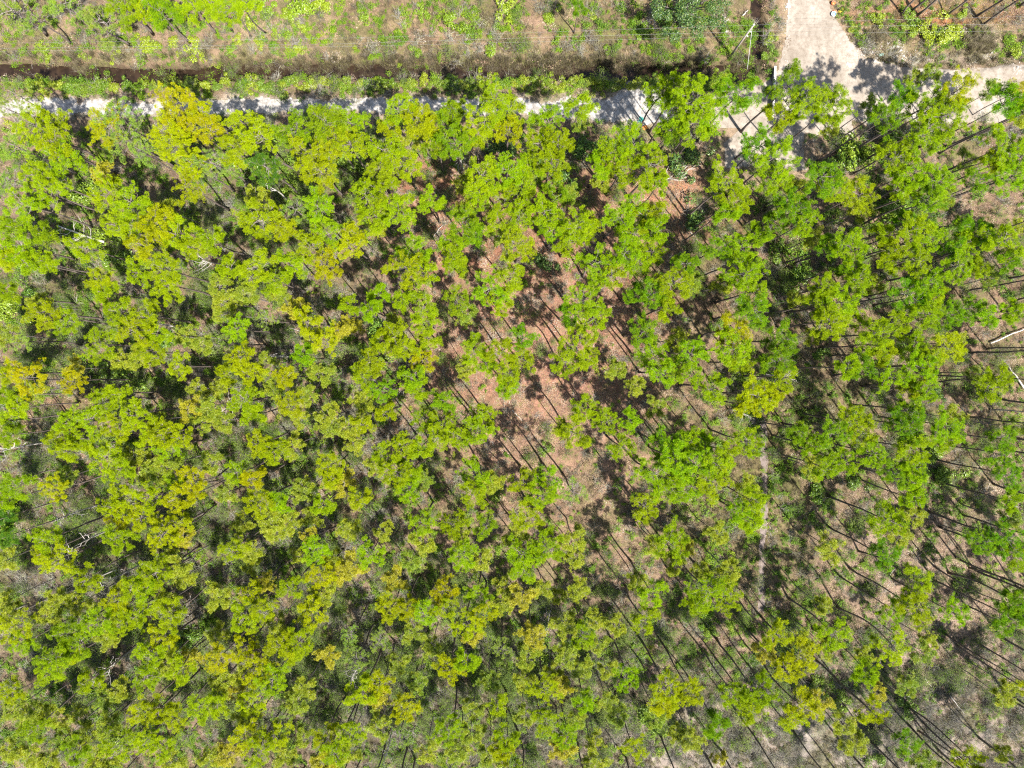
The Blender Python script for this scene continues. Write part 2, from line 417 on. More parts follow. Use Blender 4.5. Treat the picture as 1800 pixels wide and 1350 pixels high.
# ditch water
m, nt, out = new_mat('ditch_water'); p = N(nt, 'ShaderNodeBsdfPrincipled'); p.inputs['Roughness'].default_value = .2; p.inputs['Specular IOR Level'].default_value = .25
cw = ramp(nt, noise(nt, objcoord(nt), .9, 5, .6), [(.35, lin(.014, .009, .006)), (.65, lin(.035, .022, .014))])
nt.links.new(cw, p.inputs['Base Color']); nt.links.new(p.outputs[0], out.inputs[0])
mb = MB()
for bx in ((-260, 106, 1325, 142), (1318, -90, 1350, 124)):
    a_ = at(bx[0], bx[3], -1.0); b_ = at(bx[2], bx[1], -1.0)
    mb.add([(a_[0], a_[1], -1.0), (b_[0], a_[1], -1.0), (b_[0], b_[1], -1.0), (a_[0], b_[1], -1.0)], [(0, 1, 2), (0, 2, 3)])
wt = obj('water', mb.build('water', [m])); wt['kind'] = 'structure'

# ------------------------------------------------------------------ pines: crowns read off the photograph in nine tiles
# per tile (origin x, y): entries (x, y, radius, look) in thirds of a photo pixel. Y golden, L lime, G mid green, D dark, S sparse grey-green
TILES = {
 (0, 0): """60,50,110,S 190,90,80,S 330,20,90,S 540,110,130,S 650,30,110,G 850,70,90,G 760,10,80,L 1020,30,90,L 1110,20,70,L 1210,50,70,G 1290,15,60,L
 70,490,85,S 30,570,60,S 165,650,100,L 275,640,70,L 80,770,90,S 290,750,85,L 330,840,105,L 555,660,110,Y 620,585,95,S 650,720,110,S 735,790,80,S
 930,550,130,Y 1070,600,80,Y 880,670,105,Y 1000,660,80,Y 1110,680,70,Y 910,770,80,Y 1280,650,85,Y 1370,720,95,Y 1240,780,85,L 1010,860,80,Y 1120,860,95,S
 1560,680,110,G 1710,640,95,G 1620,800,115,L 1760,740,85,L 1690,905,95,L 1400,880,80,D 60,950,90,S 190,930,75,L 260,1000,105,L 130,1080,100,L
 570,1030,110,Y 680,1060,80,L 545,910,50,Y 990,980,100,L 1340,1030,55,L 830,1180,95,Y 930,1240,90,Y 700,1190,75,L 750,1290,85,Y 880,1100,55,L
 1370,1160,90,L 1550,1100,80,S 1680,1090,90,L 1730,1230,85,L 1490,1200,60,L 1640,1300,85,L 60,1200,65,G 230,1240,65,G 100,1300,80,L 440,1310,80,L 610,1190,70,L 1110,1260,65,L 1010,1310,65,L""",
 (600, 0): """40,640,105,L 50,760,80,L 300,580,85,L 400,630,85,L 250,670,60,L 450,670,65,Y 380,720,55,L 230,800,90,L 330,860,85,L 200,890,75,L
 550,680,90,G 600,750,85,G 590,580,60,G 500,760,65,G 800,530,105,L 880,590,80,L 760,620,105,Y 885,690,80,Y 715,710,60,L
 1090,650,90,L 1050,760,80,L 1140,750,85,L 1110,850,90,L 1265,560,65,L 1270,640,45,G 1690,500,85,L 1760,480,90,L 1745,600,90,L 1730,690,60,G
 1540,770,115,L 1440,800,90,L 1620,880,110,L 1490,890,100,L 1370,850,65,L 1670,960,60,L 1380,960,55,L
 740,930,90,L 730,1020,70,L 650,970,45,L 880,900,75,L 950,970,80,L 980,880,65,L 1020,960,50,G
 130,1030,90,L 250,1040,105,L 180,1140,85,L 300,1130,80,L 470,1060,60,L 640,1180,90,G 710,1230,60,G 650,1100,50,L
 860,1080,100,L 940,1140,80,L 830,1170,70,L 1130,1040,80,G 1070,1120,90,L 1190,1020,55,G 1240,1190,110,L 1120,1210,80,L 1200,1270,85,L 1310,1200,65,L
 1540,1080,70,L 1470,1150,80,L 1600,1140,95,L 1540,1230,90,L 1660,1200,65,L 60,1220,60,Y 50,1300,70,Y 190,1215,35,L 390,1330,90,L 590,1310,80,L 930,1290,80,L 820,1250,45,G 1500,1330,80,L 1640,1330,70,L""",
 (1200, 0): """80,520,105,L 160,590,85,L 60,650,80,L 300,490,90,G 200,430,50,G 570,440,105,G 640,530,80,L 520,620,65,L 790,560,75,L 775,490,40,G 780,670,45,L
 1290,560,130,L 1400,600,110,L 1455,470,90,Y 1290,700,85,L 1320,390,55,G 1160,510,60,G 1070,620,75,G 1000,560,45,G 1230,410,40,S 1640,470,50,D 1720,530,70,G 1785,470,45,Y 1785,610,55,L
 1700,770,110,L 1780,830,80,L 1640,850,60,L 1730,930,85,L 1560,950,70,G 1130,830,100,L 1200,910,95,L 1160,990,75,L 1350,950,85,L 1320,1040,80,G 1390,1020,55,G 1500,850,45,G
 500,830,125,L 410,770,80,G 480,940,90,L 245,960,110,L 160,970,75,L 280,1050,75,L 230,1120,60,L 175,880,50,L
 740,930,90,G 800,1000,80,L 600,990,50,L 930,1030,80,L 940,1110,55,L 600,1110,105,G 640,1170,75,L 480,1180,70,G 540,1060,60,G
 1220,1210,90,L 1290,1250,80,L 1180,1170,60,G 400,1240,60,L 300,1300,80,L 180,1310,70,G 880,1290,90,L 770,1300,60,G 700,1250,50,L 1490,1190,60,G 1500,1280,65,L 1690,1270,95,L 1600,1240,60,G 1780,1200,50,L 1430,1310,60,G 1060,1230,60,L 1110,1320,60,L""",
 (0, 450): """40,20,60,Y 150,40,60,L 240,30,60,L 520,120,70,Y 540,190,65,L 720,90,70,L 860,70,75,L 880,160,85,L 1350,60,90,L 1210,60,60,L 1450,130,80,L 1530,50,60,L 1720,50,80,Y 1190,240,50,L
 40,200,60,G 220,300,90,L 340,340,75,G 190,250,50,L 620,290,95,L 760,320,95,L 700,390,100,L 820,410,65,L 530,470,110,L 790,500,80,L 630,550,55,L 720,540,50,L 940,580,70,Y
 1250,380,80,L 1190,300,55,S 1400,330,60,S 1230,460,75,S 1270,530,85,Y 1310,610,75,Y 1190,620,60,L 1620,350,80,Y 1560,280,55,Y 1640,430,55,L 1600,530,60,G 1500,640,60,Y 1720,450,70,Y 1780,390,45,Y 1700,620,55,S
 100,460,60,S 40,420,50,S 130,640,105,Y 50,620,60,L 170,710,55,L 380,660,75,Y 390,590,40,Y 90,800,60,L 60,870,70,L 50,740,60,G 40,950,60,G
 540,780,95,L 470,860,100,L 370,880,80,L 610,730,60,L 710,840,90,L 630,900,85,L 330,950,85,L 360,1030,80,L 450,960,70,L 850,940,95,L 950,960,70,Y 900,1010,75,L 790,970,60,L
 1000,810,50,Y 1030,700,40,L 1150,700,40,L 1290,760,85,L 1330,830,60,L 1530,780,70,L 1580,850,50,L 1720,850,50,L 1730,900,50,S
 560,1070,105,L 640,1120,85,L 700,1070,55,L 1360,990,70,L 1450,1030,80,L 1550,1000,50,L 1740,1110,70,Y 1740,1180,60,Y 1250,1140,70,L 1340,1170,60,Y 1000,1180,80,Y 920,1200,60,L
 90,1210,85,G 30,1290,60,L 280,1230,70,Y 330,1170,50,G 650,1270,85,Y 780,1270,80,Y 590,1320,70,Y 920,1280,85,Y 1020,1250,60,Y 1370,1310,80,L 1470,1300,60,L 1690,1320,60,L
 1100,800,50,S 1180,870,50,S 1080,880,50,S 980,420,56,S 1060,460,56,S 1150,150,52,S 1280,200,56,S 1480,220,52,S 1400,560,50,S 1440,700,56,S 1620,730,50,S 830,870,48,S 800,1150,56,S 880,1110,56,S 1110,1080,52,S 1190,1250,56,S 1600,1240,56,S""",
 (600, 450): """340,60,105,L 430,90,75,L 590,20,70,L 40,250,60,L 20,370,40,Y 70,370,30,Y 200,200,60,L 330,230,60,L 150,290,60,L 270,350,30,L 430,270,85,L
 610,230,80,G 650,310,50,G 780,170,110,L 830,240,75,L 890,110,85,L 1270,240,105,L 1330,330,95,L 1200,300,60,G 1240,490,120,L 1180,560,80,L 1300,540,70,L
 960,430,70,G 850,500,85,L 950,540,80,L 700,500,80,L 760,570,60,L 880,620,75,L 870,690,65,L 660,600,40,L 280,430,95,L 210,430,60,L 330,480,75,Y 440,350,75,L 460,430,60,L
 430,550,70,Y 370,640,80,L 400,700,60,L 150,560,80,L 120,640,75,L 220,710,70,G 110,770,50,L 240,820,60,L 110,890,60,L 30,910,50,L 60,990,50,L
 440,860,75,G 530,890,105,L 500,960,75,L 610,950,75,L 740,850,75,L 720,920,95,L 650,860,60,S 540,760,60,G 330,1000,80,L 220,1050,75,L 410,1020,60,L
 290,1150,80,L 350,1230,85,L 360,1140,65,L 430,1180,55,G 90,1280,60,L 20,1200,50,Y 180,1110,50,L 700,1160,95,L 690,1260,85,L 790,1190,50,L
 960,1190,85,L 1090,1170,100,L 1060,1260,90,L 1220,1240,90,S 1290,800,80,L 1220,930,95,L 1160,910,50,L 1400,870,75,L 1520,870,60,L 1490,1010,75,L
 1340,40,110,L 1420,110,75,L 1560,30,90,L 1640,200,90,G 1750,140,95,L 1560,190,60,G 1720,280,60,L 1590,400,90,G 1640,520,95,L 1700,620,75,L 1550,690,45,L 1660,800,55,S 1780,440,55,L 1760,590,50,L
 1700,1000,90,G 1660,1150,105,L 1760,1080,95,L 1740,1230,95,L 1600,1320,80,L 1440,600,45,S""",
 (1200, 450): """30,40,60,G 60,140,50,G 200,150,50,L 330,90,105,L 370,190,95,L 290,30,75,L 380,290,90,G 270,400,95,Y 260,490,100,L 310,560,75,L 40,520,90,L 40,620,70,L 160,700,80,L
 520,440,80,G 500,550,95,G 540,640,70,L 390,740,90,Y 350,790,60,Y 460,740,65,Y 760,160,70,L 720,250,85,L 830,250,90,L 890,330,80,Y 780,350,85,L 600,230,40,L 690,420,40,L
 930,120,80,L 880,60,65,G 1000,150,50,L 1090,30,60,L 1250,30,80,L 1290,150,90,L 1200,200,90,G 1330,210,60,L 1460,50,85,L 1560,60,60,L 1720,30,60,G 1620,120,45,D
 1120,350,80,L 1040,400,80,L 1000,470,75,L 1060,520,60,L 1280,310,85,L 1400,310,80,G 1500,280,75,G 1620,300,60,L 1740,290,60,L 1210,490,90,L 1250,590,80,L 1400,480,80,Y 1310,560,70,L 1440,460,50,L
 870,590,60,L 960,590,60,G 1100,640,70,L 1290,700,70,L 1220,700,60,L 1640,690,85,L 1680,640,60,L 1560,620,40,G 1200,820,85,G 1190,900,95,G
 900,870,85,L 950,930,80,L 800,940,80,G 690,1000,60,L 620,930,60,G 1010,1040,80,L 850,1080,80,L 760,1120,75,L 690,1120,50,L 1220,1020,90,L 1230,1110,70,L 1120,1140,80,G 1200,1190,65,L
 1390,900,85,L 1400,970,60,L 1430,850,50,L 1700,960,75,G 1680,1050,80,G 1730,1160,70,G 1760,900,50,G 1740,1290,60,L 1230,1270,60,L
 40,980,65,L 110,1000,60,L 60,1100,95,L 180,1100,85,L 150,1190,85,L 40,1210,75,L 340,980,75,L 240,1040,60,L 380,1290,60,L 300,1340,70,L 340,1220,50,L""",
 (0, 900): """30,30,60,D 40,130,60,D 20,260,40,L 235,150,85,L 310,250,105,Y 220,220,65,L 640,20,80,Y 620,140,80,L 740,30,70,Y 850,120,100,Y 930,60,75,Y 960,140,55,Y 450,360,90,L 40,470,60,L
 1270,70,50,L 1430,60,60,L 1530,50,60,L 1620,130,30,Y 1440,110,40,L 1650,20,60,L 1230,200,75,L 1320,210,60,L 1320,290,40,L 1580,230,30,L 1660,200,75,L 1750,240,50,L 820,320,95,L 920,290,60,L 960,350,50,L
 620,460,90,Y 700,400,65,L 770,390,75,L 410,490,60,L 300,480,60,L 250,540,60,L 80,600,105,L 110,690,75,L 30,570,55,L 520,590,85,L 640,590,85,L 720,550,75,L 870,540,95,L 880,480,60,L 850,670,80,Y 560,660,60,L
 340,640,80,G 400,700,75,G 1150,450,60,L 1320,430,70,Y 1400,370,55,Y 1280,560,95,L 1390,520,75,L 1450,590,60,L 1530,400,75,L 1700,330,85,Y 1650,530,90,Y 1700,440,60,L 1780,330,60,Y 1150,660,60,L 1290,710,75,Y 1150,780,70,Y
 1480,700,90,L 1570,690,80,L 1540,750,65,L 1350,830,90,Y 1440,880,85,L 1290,860,60,L 960,830,80,L 1000,780,60,Y 900,820,60,L 790,760,80,L 760,880,70,L 280,780,95,G 260,850,80,L 350,760,65,L 470,890,80,L 1170,890,60,L
 740,1060,80,Y 840,1050,90,L 920,1090,70,L 1060,1030,80,L 1140,1020,75,L 1250,950,55,Y 1320,1010,75,Y 50,950,70,L 330,1130,40,L 180,1150,75,G 640,1240,105,L 770,1210,75,L 850,1250,75,L 560,1290,60,L
 1290,1180,85,Y 1450,1180,85,Y 1370,1250,105,L 1300,1100,60,L 1120,1310,60,L 1190,1290,55,Y 1720,1200,80,L 1770,1270,75,L 1700,1320,60,Y 250,1320,60,L 400,1270,80,G 1480,1090,70,S 1730,760,50,Y
 60,1050,60,S 150,1060,58,S 250,1080,60,L 120,1180,58,G 60,1270,60,L 160,1290,58,L 330,1200,52,G 450,1190,58,L 420,1080,50,S 560,1130,58,S 620,950,58,L 550,1000,58,G 500,1335,58,L 900,1310,58,L 980,1180,66,S 1560,1010,58,S 1600,930,58,L 1500,1290,58,L 1600,1180,52,S""",
 (600, 900): """150,220,80,L 40,90,60,L 220,110,50,L 50,290,60,Y 430,60,80,L 420,145,60,L 590,60,90,L 620,130,60,L 760,70,70,G 280,360,60,Y 380,260,60,G 980,20,90,L 920,130,60,L 950,220,95,L 1080,180,90,L 960,310,75,L
 1230,140,60,L 1230,250,60,L 650,230,85,L 730,260,60,L 1740,170,90,L 1670,190,60,L 1760,270,50,L 1600,20,50,L 260,500,85,Y 350,500,70,Y 440,540,70,L 540,420,80,Y 540,510,75,L 660,590,80,Y 750,540,75,Y 720,450,70,L
 850,490,50,L 860,390,40,L 950,450,60,Y 1060,410,50,L 1140,450,40,L 1250,410,60,L 1010,660,60,Y 1280,660,75,L 1180,600,60,L 1340,580,50,L 1440,600,60,L 1640,430,80,L 1560,370,50,L 1600,570,85,L
 690,660,40,Y 80,780,85,S 570,820,95,Y 650,790,65,L 120,950,95,Y 200,900,75,Y 190,980,60,Y 340,1030,80,Y 820,1030,65,L 1070,940,100,Y 1160,920,60,Y 960,890,50,L 1110,850,45,L
 1400,840,50,L 1500,870,80,L 1290,1000,65,L 1720,950,105,Y 1690,1020,65,Y 570,1150,85,L 680,1170,55,S 870,1200,85,L 850,1260,65,Y 1080,1100,80,L 1190,1180,75,L 1170,1250,60,Y 50,1170,85,L 30,1270,60,L
 1550,1240,70,Y 1340,1220,50,L 1770,1170,40,L 1340,1320,60,L 1670,1090,60,G
 300,1200,66,S 200,1130,58,S 450,1270,58,L 400,900,50,G 300,800,56,S 480,720,52,S 200,680,64,S 50,650,64,S 380,640,50,S 850,730,64,S 980,760,58,S 780,900,58,G 700,1050,58,S 620,1270,56,S 560,1310,56,G 960,1080,56,S 780,1290,56,S 1240,1100,52,S 1400,1010,56,S 1460,1090,56,G 1270,830,56,S 1180,760,56,S 1350,700,52,S""",
 (1200, 900): """180,110,60,L 370,50,65,L 20,190,40,Y 100,310,40,L 250,320,60,L 130,420,110,L 230,440,100,L 70,480,65,L 1080,40,100,L 1230,20,60,L 1150,130,60,L 780,190,60,L 1080,230,80,G 1700,140,105,G 1580,150,70,G 1760,230,70,L
 1740,40,60,G 1240,370,80,L 1230,500,90,L 1120,520,75,L 740,500,40,L 500,650,80,Y 630,760,85,Y 550,840,80,Y 440,740,60,Y 620,680,60,L 800,650,90,L 760,720,60,L 1110,720,100,Y 960,760,40,L 970,860,65,L 1430,530,70,L 1720,560,90,G 1740,480,65,G
 1300,680,40,L 1280,750,50,G 1190,910,60,G 400,950,100,L 270,970,75,L 370,1040,65,L 640,1030,95,Y 580,1090,70,Y 710,1000,60,Y 1000,1060,80,Y 1040,960,40,Y 860,1130,60,L 40,950,80,Y 60,1210,60,L 180,1120,65,G
 920,1230,60,L 200,1300,25,Y 1740,930,50,L 1700,980,50,L 1690,1280,50,L 1280,1320,60,G""",
}
trees = []
for (ox, oy), s in TILES.items():
    for e in s.split():
        a, b, c, d = e.split(',')
        q = (ox + float(a) / 3, oy + float(b) / 3, float(c) / 3, d)
        if math.hypot(q[0] - 1196, q[1] - 345) > 34 and not (1245 < q[0] < 1262 and 285 < q[1] < 330): trees.append(list(q))

PALETTE = {'Y': (.36, .41, .003), 'L': (.25, .38, .004), 'G': (.145, .295, .006), 'D': (.07, .19, .015), 'S': (.22, .34, .05)}
WORD = {'Y': 'golden-yellow', 'L': 'lime-green', 'G': 'mid-green', 'D': 'dark green', 'S': 'thin grey-green'}

def crown_variant(seed, R, sparse=False):
    rng = np.random.default_rng(seed)
    nl = int((15 if R > 2.6 else 12 if R > 1.9 else 9) * (.75 if sparse else 1))
    depth = R * .75
    lm = MB(); C = []; A = []; TT = []
    ang = rng.uniform(0, 6.28)
    lob = [rng.uniform(.72, 1.12) for _ in range(7)]
    for i in range(nl):
        t = (i + .5) / nl                      # 0 low .. 1 top
        ang += 2.4 + rng.normal() * .35
        zs = -depth + t * depth * 1.35
        prof = math.sqrt(max(.05, 1 - (max(0, t - .15) / .95) ** 2)) * .95
        L = R * prof * lob[int(ang / 6.2832 * 7) % 7] * rng.uniform(.8, 1.1) * (1 if t < .8 else .55)
        rise = .18 + .55 * t
        st = np.array([0, 0, zs]); dirh = np.array([math.cos(ang), math.sin(ang), 0])
        pts = [st + dirh * L * q + np.array([0, 0, 1]) * (rise * L * q ** 1.3 - .12 * L * q * q) + rng.normal(size=3) * .05 * (q > 0) for q in (0, .25, .5, .75, .97)]
        tube(lm, pts, [.05, .036, .028, .02, .012], 4, 0, .3, False)
        # pads of tufts at the ends of forks
        nf = int(rng.integers(8, 13) * (.65 if sparse else 1)) if L > .9 else 5
        for k in range(nf):
            q = rng.uniform(.38, 1.0) if k else 1.0; j = q * (len(pts) - 1); j0 = min(int(j), len(pts) - 2)
            P = pts[j0] + (pts[j0 + 1] - pts[j0]) * (j - j0)
            fa = ang + rng.normal() * .9; fl = rng.uniform(.15, .85) * (1.2 - .3 * q) * min(1, R / 2)
            Q = P + np.array([math.cos(fa) * fl, math.sin(fa) * fl, fl * rng.uniform(.2, .7)])
            tube(lm, [P, (P + Q) / 2 + rng.normal(size=3) * .04, Q], [.022, .017, .010], 3, 0, .3, False)
            pr = rng.uniform(.16, .28)
            nt_ = int(rng.integers(3, 6) * (.7 if sparse else 1))
            off = rng.normal(size=(nt_, 3)) * np.array([.6, .6, .3]) * pr
            pad_t = rng.random() * .6
            for o_ in off:
                C.append(Q + o_); a = o_ / pr * .6 + np.array([0, 0, .8]) + dirh * .2; A.append(a / np.linalg.norm(a)); TT.append(pad_t + rng.random() * .4)
    for k in range(10 if not sparse else 3):      # the leader's own tufts
        C.append(rng.normal(size=3) * np.array([.4, .4, .15]) + np.array([0, 0, depth * .38])); A.append(np.array([0, 0, 1.0])); TT.append(rng.random())
    C = np.array(C); A = np.array(A)
    # outer, bare interior twigs show grey between the tufts
    for k in range(8 if not sparse else 26):
        a = rng.uniform(0, 6.28); q = rng.uniform(.2, .9) * R; z = rng.uniform(-.3, .45) * depth
        P = np.array([math.cos(a) * q * .6, math.sin(a) * q * .6, z - .2]); Q = P + np.array([math.cos(a + rng.normal() * .5) * .6, math.sin(a + rng.normal() * .5) * .6, rng.uniform(0, .4)])
        tube(lm, [P, (P + Q) / 2 + rng.normal(size=3) * .08, Q], [.02, .014, .008], 3, 0, .3, False)
    cm = MB()
    tufts(cm, C, A, rng.uniform(.18, .32, len(C)), 42, .0135, rng, 0, np.clip(np.array(TT), 0, 1))
    return cm.build('crown', [NEEDLE]), lm.build('limbs', [TWIG], True)

CROWNS = {}
for cls, R, n in (('big', 2.9, 7), ('mid', 2.1, 9), ('small', 1.35, 6)):
    CROWNS[cls] = (R, [crown_variant(100 * len(cls) + i + int(R * 10), R) for i in range(n)])
CROWNS['sparse'] = (2.2, [crown_variant(900 + i, 2.2, True) for i in range(5)])

def trunk_variant(seed):
    rng = np.random.default_rng(seed); mb = MB()
    n = 9; q = np.linspace(0, 1, n)
    bx, by = rng.normal() * .3, rng.normal() * .3
    pts = np.stack([bx * np.sin(q * np.pi) + .09 * np.sin(q * 9 + seed), by * np.sin(q * np.pi) + .08 * np.sin(q * 7 + seed * 2), q * 16], 1)
    pts[0, :2] = 0; pts[-1, :2] = 0
    rr = .165 * (1 - q * .72); rr[0] *= 1.35
    tube(mb, pts, rr, 8, 0)
    for k in range(7):                       # dead stubs below the crown
        t = rng.uniform(.4, .82); P = np.array([np.interp(t, q, pts[:, i]) for i in range(3)]); a = rng.uniform(0, 6.28); l = rng.uniform(.5, 1.3)
        Q = P + np.array([math.cos(a) * l, math.sin(a) * l, rng.uniform(-.1, .35)])
        tube(mb, [P, (P + Q) / 2 + rng.normal(size=3) * .06, Q], [.03, .02, .008], 3, 0, .3, False)
    return mb.build('trunk', [BARK], True)
TRUNKS = [trunk_variant(i) for i in range(8)]

MARKS = [(40, 165, "the sand track's far left end"), (200, 190, "the first shaded bend of the sand track"), (420, 190, "the brightest stretch of the sand track"), (620, 195, "the sand track's narrow middle stretch"),
 (860, 190, "the sand track's shaded middle"), (1090, 190, "the white sand heap"), (1357, 165, "the culvert wall"), (1530, 180, "the dirt junction"), (1760, 160, "the dirt road's exit at the edge"),
 (1283, 90, "the utility pole"), (1640, 30, "the red soil in the top corner"), (160, 60, "the top left corner strip"), (350, 60, "the bushy strip above the ditch"), (150, 410, "the fallen grey pine"),
 (60, 490, "the long grey trunk at the left edge"), (270, 330, "the dark gap in the upper stand"), (350, 470, "the tan gap in the upper stand"), (500, 352, "the small dead pine in tan patches"), (610, 300, "the dark bushes below the track"),
 (790, 350, "the small red clearing"), (985, 313, "the glossy bush below the track"), (1195, 345, "the sunlit red patch"), (1300, 410, "the shaded red ground"), (1400, 470, "the dark bushes above the footpath"),
 (1560, 370, "the dark thicket in the upper stand"), (1740, 420, "the right edge's upper third"), (1750, 600, "the white bleached logs"), (1740, 800, "the right edge's lower middle"), (1450, 610, "the parallel dark trunks"),
 (1341, 760, "the footpath's upper end"), (1341, 900, "the footpath's middle"), (1345, 1030, "the footpath's lower end"), (1480, 800, "the shaded gap beyond the footpath"), (930, 500, "the clearing's upper end"),
 (860, 640, "the clearing's left rim"), (1080, 640, "the clearing's right rim"), (960, 750, "the clearing's lower end"), (1060, 930, "the tan glade below the clearing"), (640, 520, "the trunks left of the clearing"), (700, 760, "the dense clump left of the clearing"),
 (510, 628, "the grey snag in brush"), (230, 650, "the dark bushes in the left stand"), (95, 740, "the reddish gap at the left edge"), (390, 800, "the tan glade in the left stand"), (170, 890, "the grey dead pine pointing left"),
 (350, 1050, "the twiggy dead pine"), (240, 1150, "the forked dead pine"), (60, 1050, "the grey pine near the left edge"), (500, 900, "the reddish fallen log"), (560, 1090, "the grey brush of the lower stand"), (730, 1130, "the brown grass gap"),
 (760, 990, "the dark hollow below the clump"), (905, 1230, "the straight dark trunk"), (1100, 1090, "the slope of thin trunks"), (1250, 1120, "the long leaning trunk"), (1667, 1235, "the thin white pole"), (1640, 1000, "the leaf-littered opening"),
 (1450, 1170, "the kinked tall trunk"), (1350, 1330, "the pale grass at the bottom"), (40, 1320, "the lower left corner"), (1760, 1320, "the lower right corner"), (330, 1320, "the bottom edge's first quarter"), (680, 1300, "the bottom edge's middle"), (1080, 1320, "the dark brush at the bottom")]
DIRS = ['right of', 'above and right of', 'above', 'above and left of', 'left of', 'below and left of', 'below', 'below and right of']
ORD = ['', 'second ', 'third ', 'fourth ', 'fifth ', 'sixth ', 'seventh ', 'eighth ', 'ninth ', 'tenth ', 'eleventh ', 'twelfth ']
def name_all(items):
    """items: (key, x, y, look words). Each label: look, then the side and order counted outwards from the closest landmark"""
    slot = {}
    for k, x, y, lk in items:
        m = min(MARKS, key=lambda q: math.hypot(q[0] - x, q[1] - y)); dx, dy = x - m[0], m[1] - y; d = math.hypot(dx, dy)
        w_ = 'at' if d < 16 else DIRS[int(round(math.atan2(dy, dx) / (math.pi / 4))) % 8]
        slot.setdefault((lk, w_, m[2]), []).append((d, k))
    out = {}
    for (lk, w_, m), v in slot.items():
        v.sort()
        for j, (d, k) in enumerate(v):
            t_ = f'{lk}, {ORD[j]}outward {w_} {m}' if j else f'{lk} {w_} {m}'
            if len(t_.replace('-', '').split()) > 16: t_ = t_.replace(' outward', '').replace('fairly broad', 'wide').replace(' and ', ' ')
            if len(t_.split()) > 16: t_ = t_.replace('the ', '', 1)
            out[k] = t_
    return out

def add_pine(px, py, rp, look, label=None, h=None, kind='pine_tree', group='pines of the wood'):
    rnd = random.random
    if h is None:
        h = 12.5 + min(rp, 36) / 36 * 3.2 + (rnd() - .5) * 2.6
        if px > 1150: h += 1.6
        if px > 1200 and py < 330: h += 2.6
        if py < 112: h = 8.5 + rnd() * 1.5
        if rp < 18: h *= .82
    if 1215 < px < 1310 and 275 < py < 385: h = 20.0
    while h > 8:                                 # the trees that leave the red patch in the sun
        ux, uy, _ = at(px, py, h - 1.6); bx_, by_ = to_px(np.array(ux), np.array(uy), 0.0); k_ = (h - 1.6) / math.tan(SUN_EL) * 12
        if math.hypot(bx_ - .6 * k_ - 1198, by_ - .8 * k_ - 348) > 22 + rp: break
        h -= .5
    hc = h - 1.6
    rm = rp / (F_PX / (CAM_H - hc))
    cls = 'sparse' if look == 'S' else 'big' if rm > 2.35 else 'mid' if rm > 1.6 else 'small'
    R, vs_ = CROWNS[cls]
    cx, cy, _ = at(px, py, hc)
    gz = float(ground_z(np.array(cx), np.array(cy)))
    base_c = np.array(PALETTE[look])
    if look in 'LG': base_c = base_c * (1 - (yb := .30 * float(smooth(1150, 550, px)))) + np.array(PALETTE['Y']) * yb
    col = base_c * np.array([random.uniform(.84, 1.1), random.uniform(.9, 1.08), 1])
    t = thing(kind, label, 'pine' if kind == 'pine_tree' else 'young pine', (cx, cy, gz - .05), group)
    t.rotation_euler = (0, 0, rnd() * 6.28)
    s = rm / R * (1.1 if px > 1490 and py < 260 else 1.15 if px > 1200 and py < 260 else .91 if px < 1150 and py > 480 else 1.0)
    cme, lme = random.choice(vs_)
    rz = rnd() * 6.28; mz = 1 if rnd() < .5 else -1
    sc = (s * random.uniform(.9, 1.12), s * random.uniform(.9, 1.12) , s * random.uniform(.85, 1.1))
    ts = min(1.15, .34 + rm / 3.6)
    obj('trunk', random.choice(TRUNKS), t, (0, 0, 0), (0, 0, rnd() * 6.28), (ts, ts, (h - .6) / 16))
    obj('limb', lme, t, (0, 0, hc - gz), (0, 0, rz), sc)
    obj('crown', cme, t, (0, 0, hc - gz), (0, 0, rz), sc, (*col, 1))
    return t

trees.sort(key=lambda t: -t[2])
def size_word(r): return 'broad' if r > 33 else 'fairly broad' if r > 28 else 'mid-sized' if r > 24 else 'small' if r > 19 else 'tiny'
ind = trees[:560]
kinds = ['pine_tree' if i < 262 else 'young_pine' for i in range(len(ind))]
LAB = name_all([(i, px, py, f'{size_word(rp)} {WORD[lk]} {"pine" if kinds[i] == "pine_tree" else "young pine"}') for i, (px, py, rp, lk) in enumerate(ind)])
for i, (px, py, rp, look) in enumerate(ind):
    add_pine(px, py, rp, look, LAB[i], None, kinds[i], 'pines of the wood' if kinds[i] == 'pine_tree' else 'young pines of the wood')

# pines whose trunks run out of the frame: placed by their foot
EDGE = [(1702, 733, 18), (1650, 270, 19), (1659, 258, 21), (1720, 565, 19), (1767, 490, 17), (1733, 613, 18), (1755, 700, 17), (1680, 980, 19), (1667, 1007, 17), (1690, 905, 18),
        (1660, 1113, 19), (1680, 1133, 18), (1467, 1190, 20), (1620, 1267, 19), (1615, 1285, 17), (1305, 1265, 20), (1590, 1240, 16), (1480, 1310, 18), (1395, 1285, 17),
        (1613, 26, 17), (1662, 28, 18), (1713, 30, 19), (1727, 44, 18), (1585, 24, 15), (1790, 12, 17), (1600, 20, 14), (1760, 790, 18), (1745, 850, 17), (1780, 960, 18), (1015, 1300, 17), (905, 1270, 16),
        (20, 465, 15), (10, 797, 14), (40, 640, 14), (730, 1330, 15), (1240, 1325, 16), (1100, 1330, 16), (1775, 1230, 18)]
EL = name_all([(i, bx, by, 'tall bare-trunked pine, its foot') for i, (bx, by, h) in enumerate(EDGE)])
for i, (bx, by, h) in enumerate(EDGE):
    x, y, _ = at(bx, by, 0); hc = h - 1.6
    cpx, cpy = to_px(np.array(x), np.array(y), hc); cpx, cpy = float(cpx), float(cpy)
    side = 'right' if cpx > 1700 else 'top' if cpy < 60 else 'left' if cpx < 60 else 'bottom'
    add_pine(cpx, cpy, random.uniform(22, 34), random.choice('LLGY'), EL[i], h, 'pine_tree', 'tall pines along the frame edge')
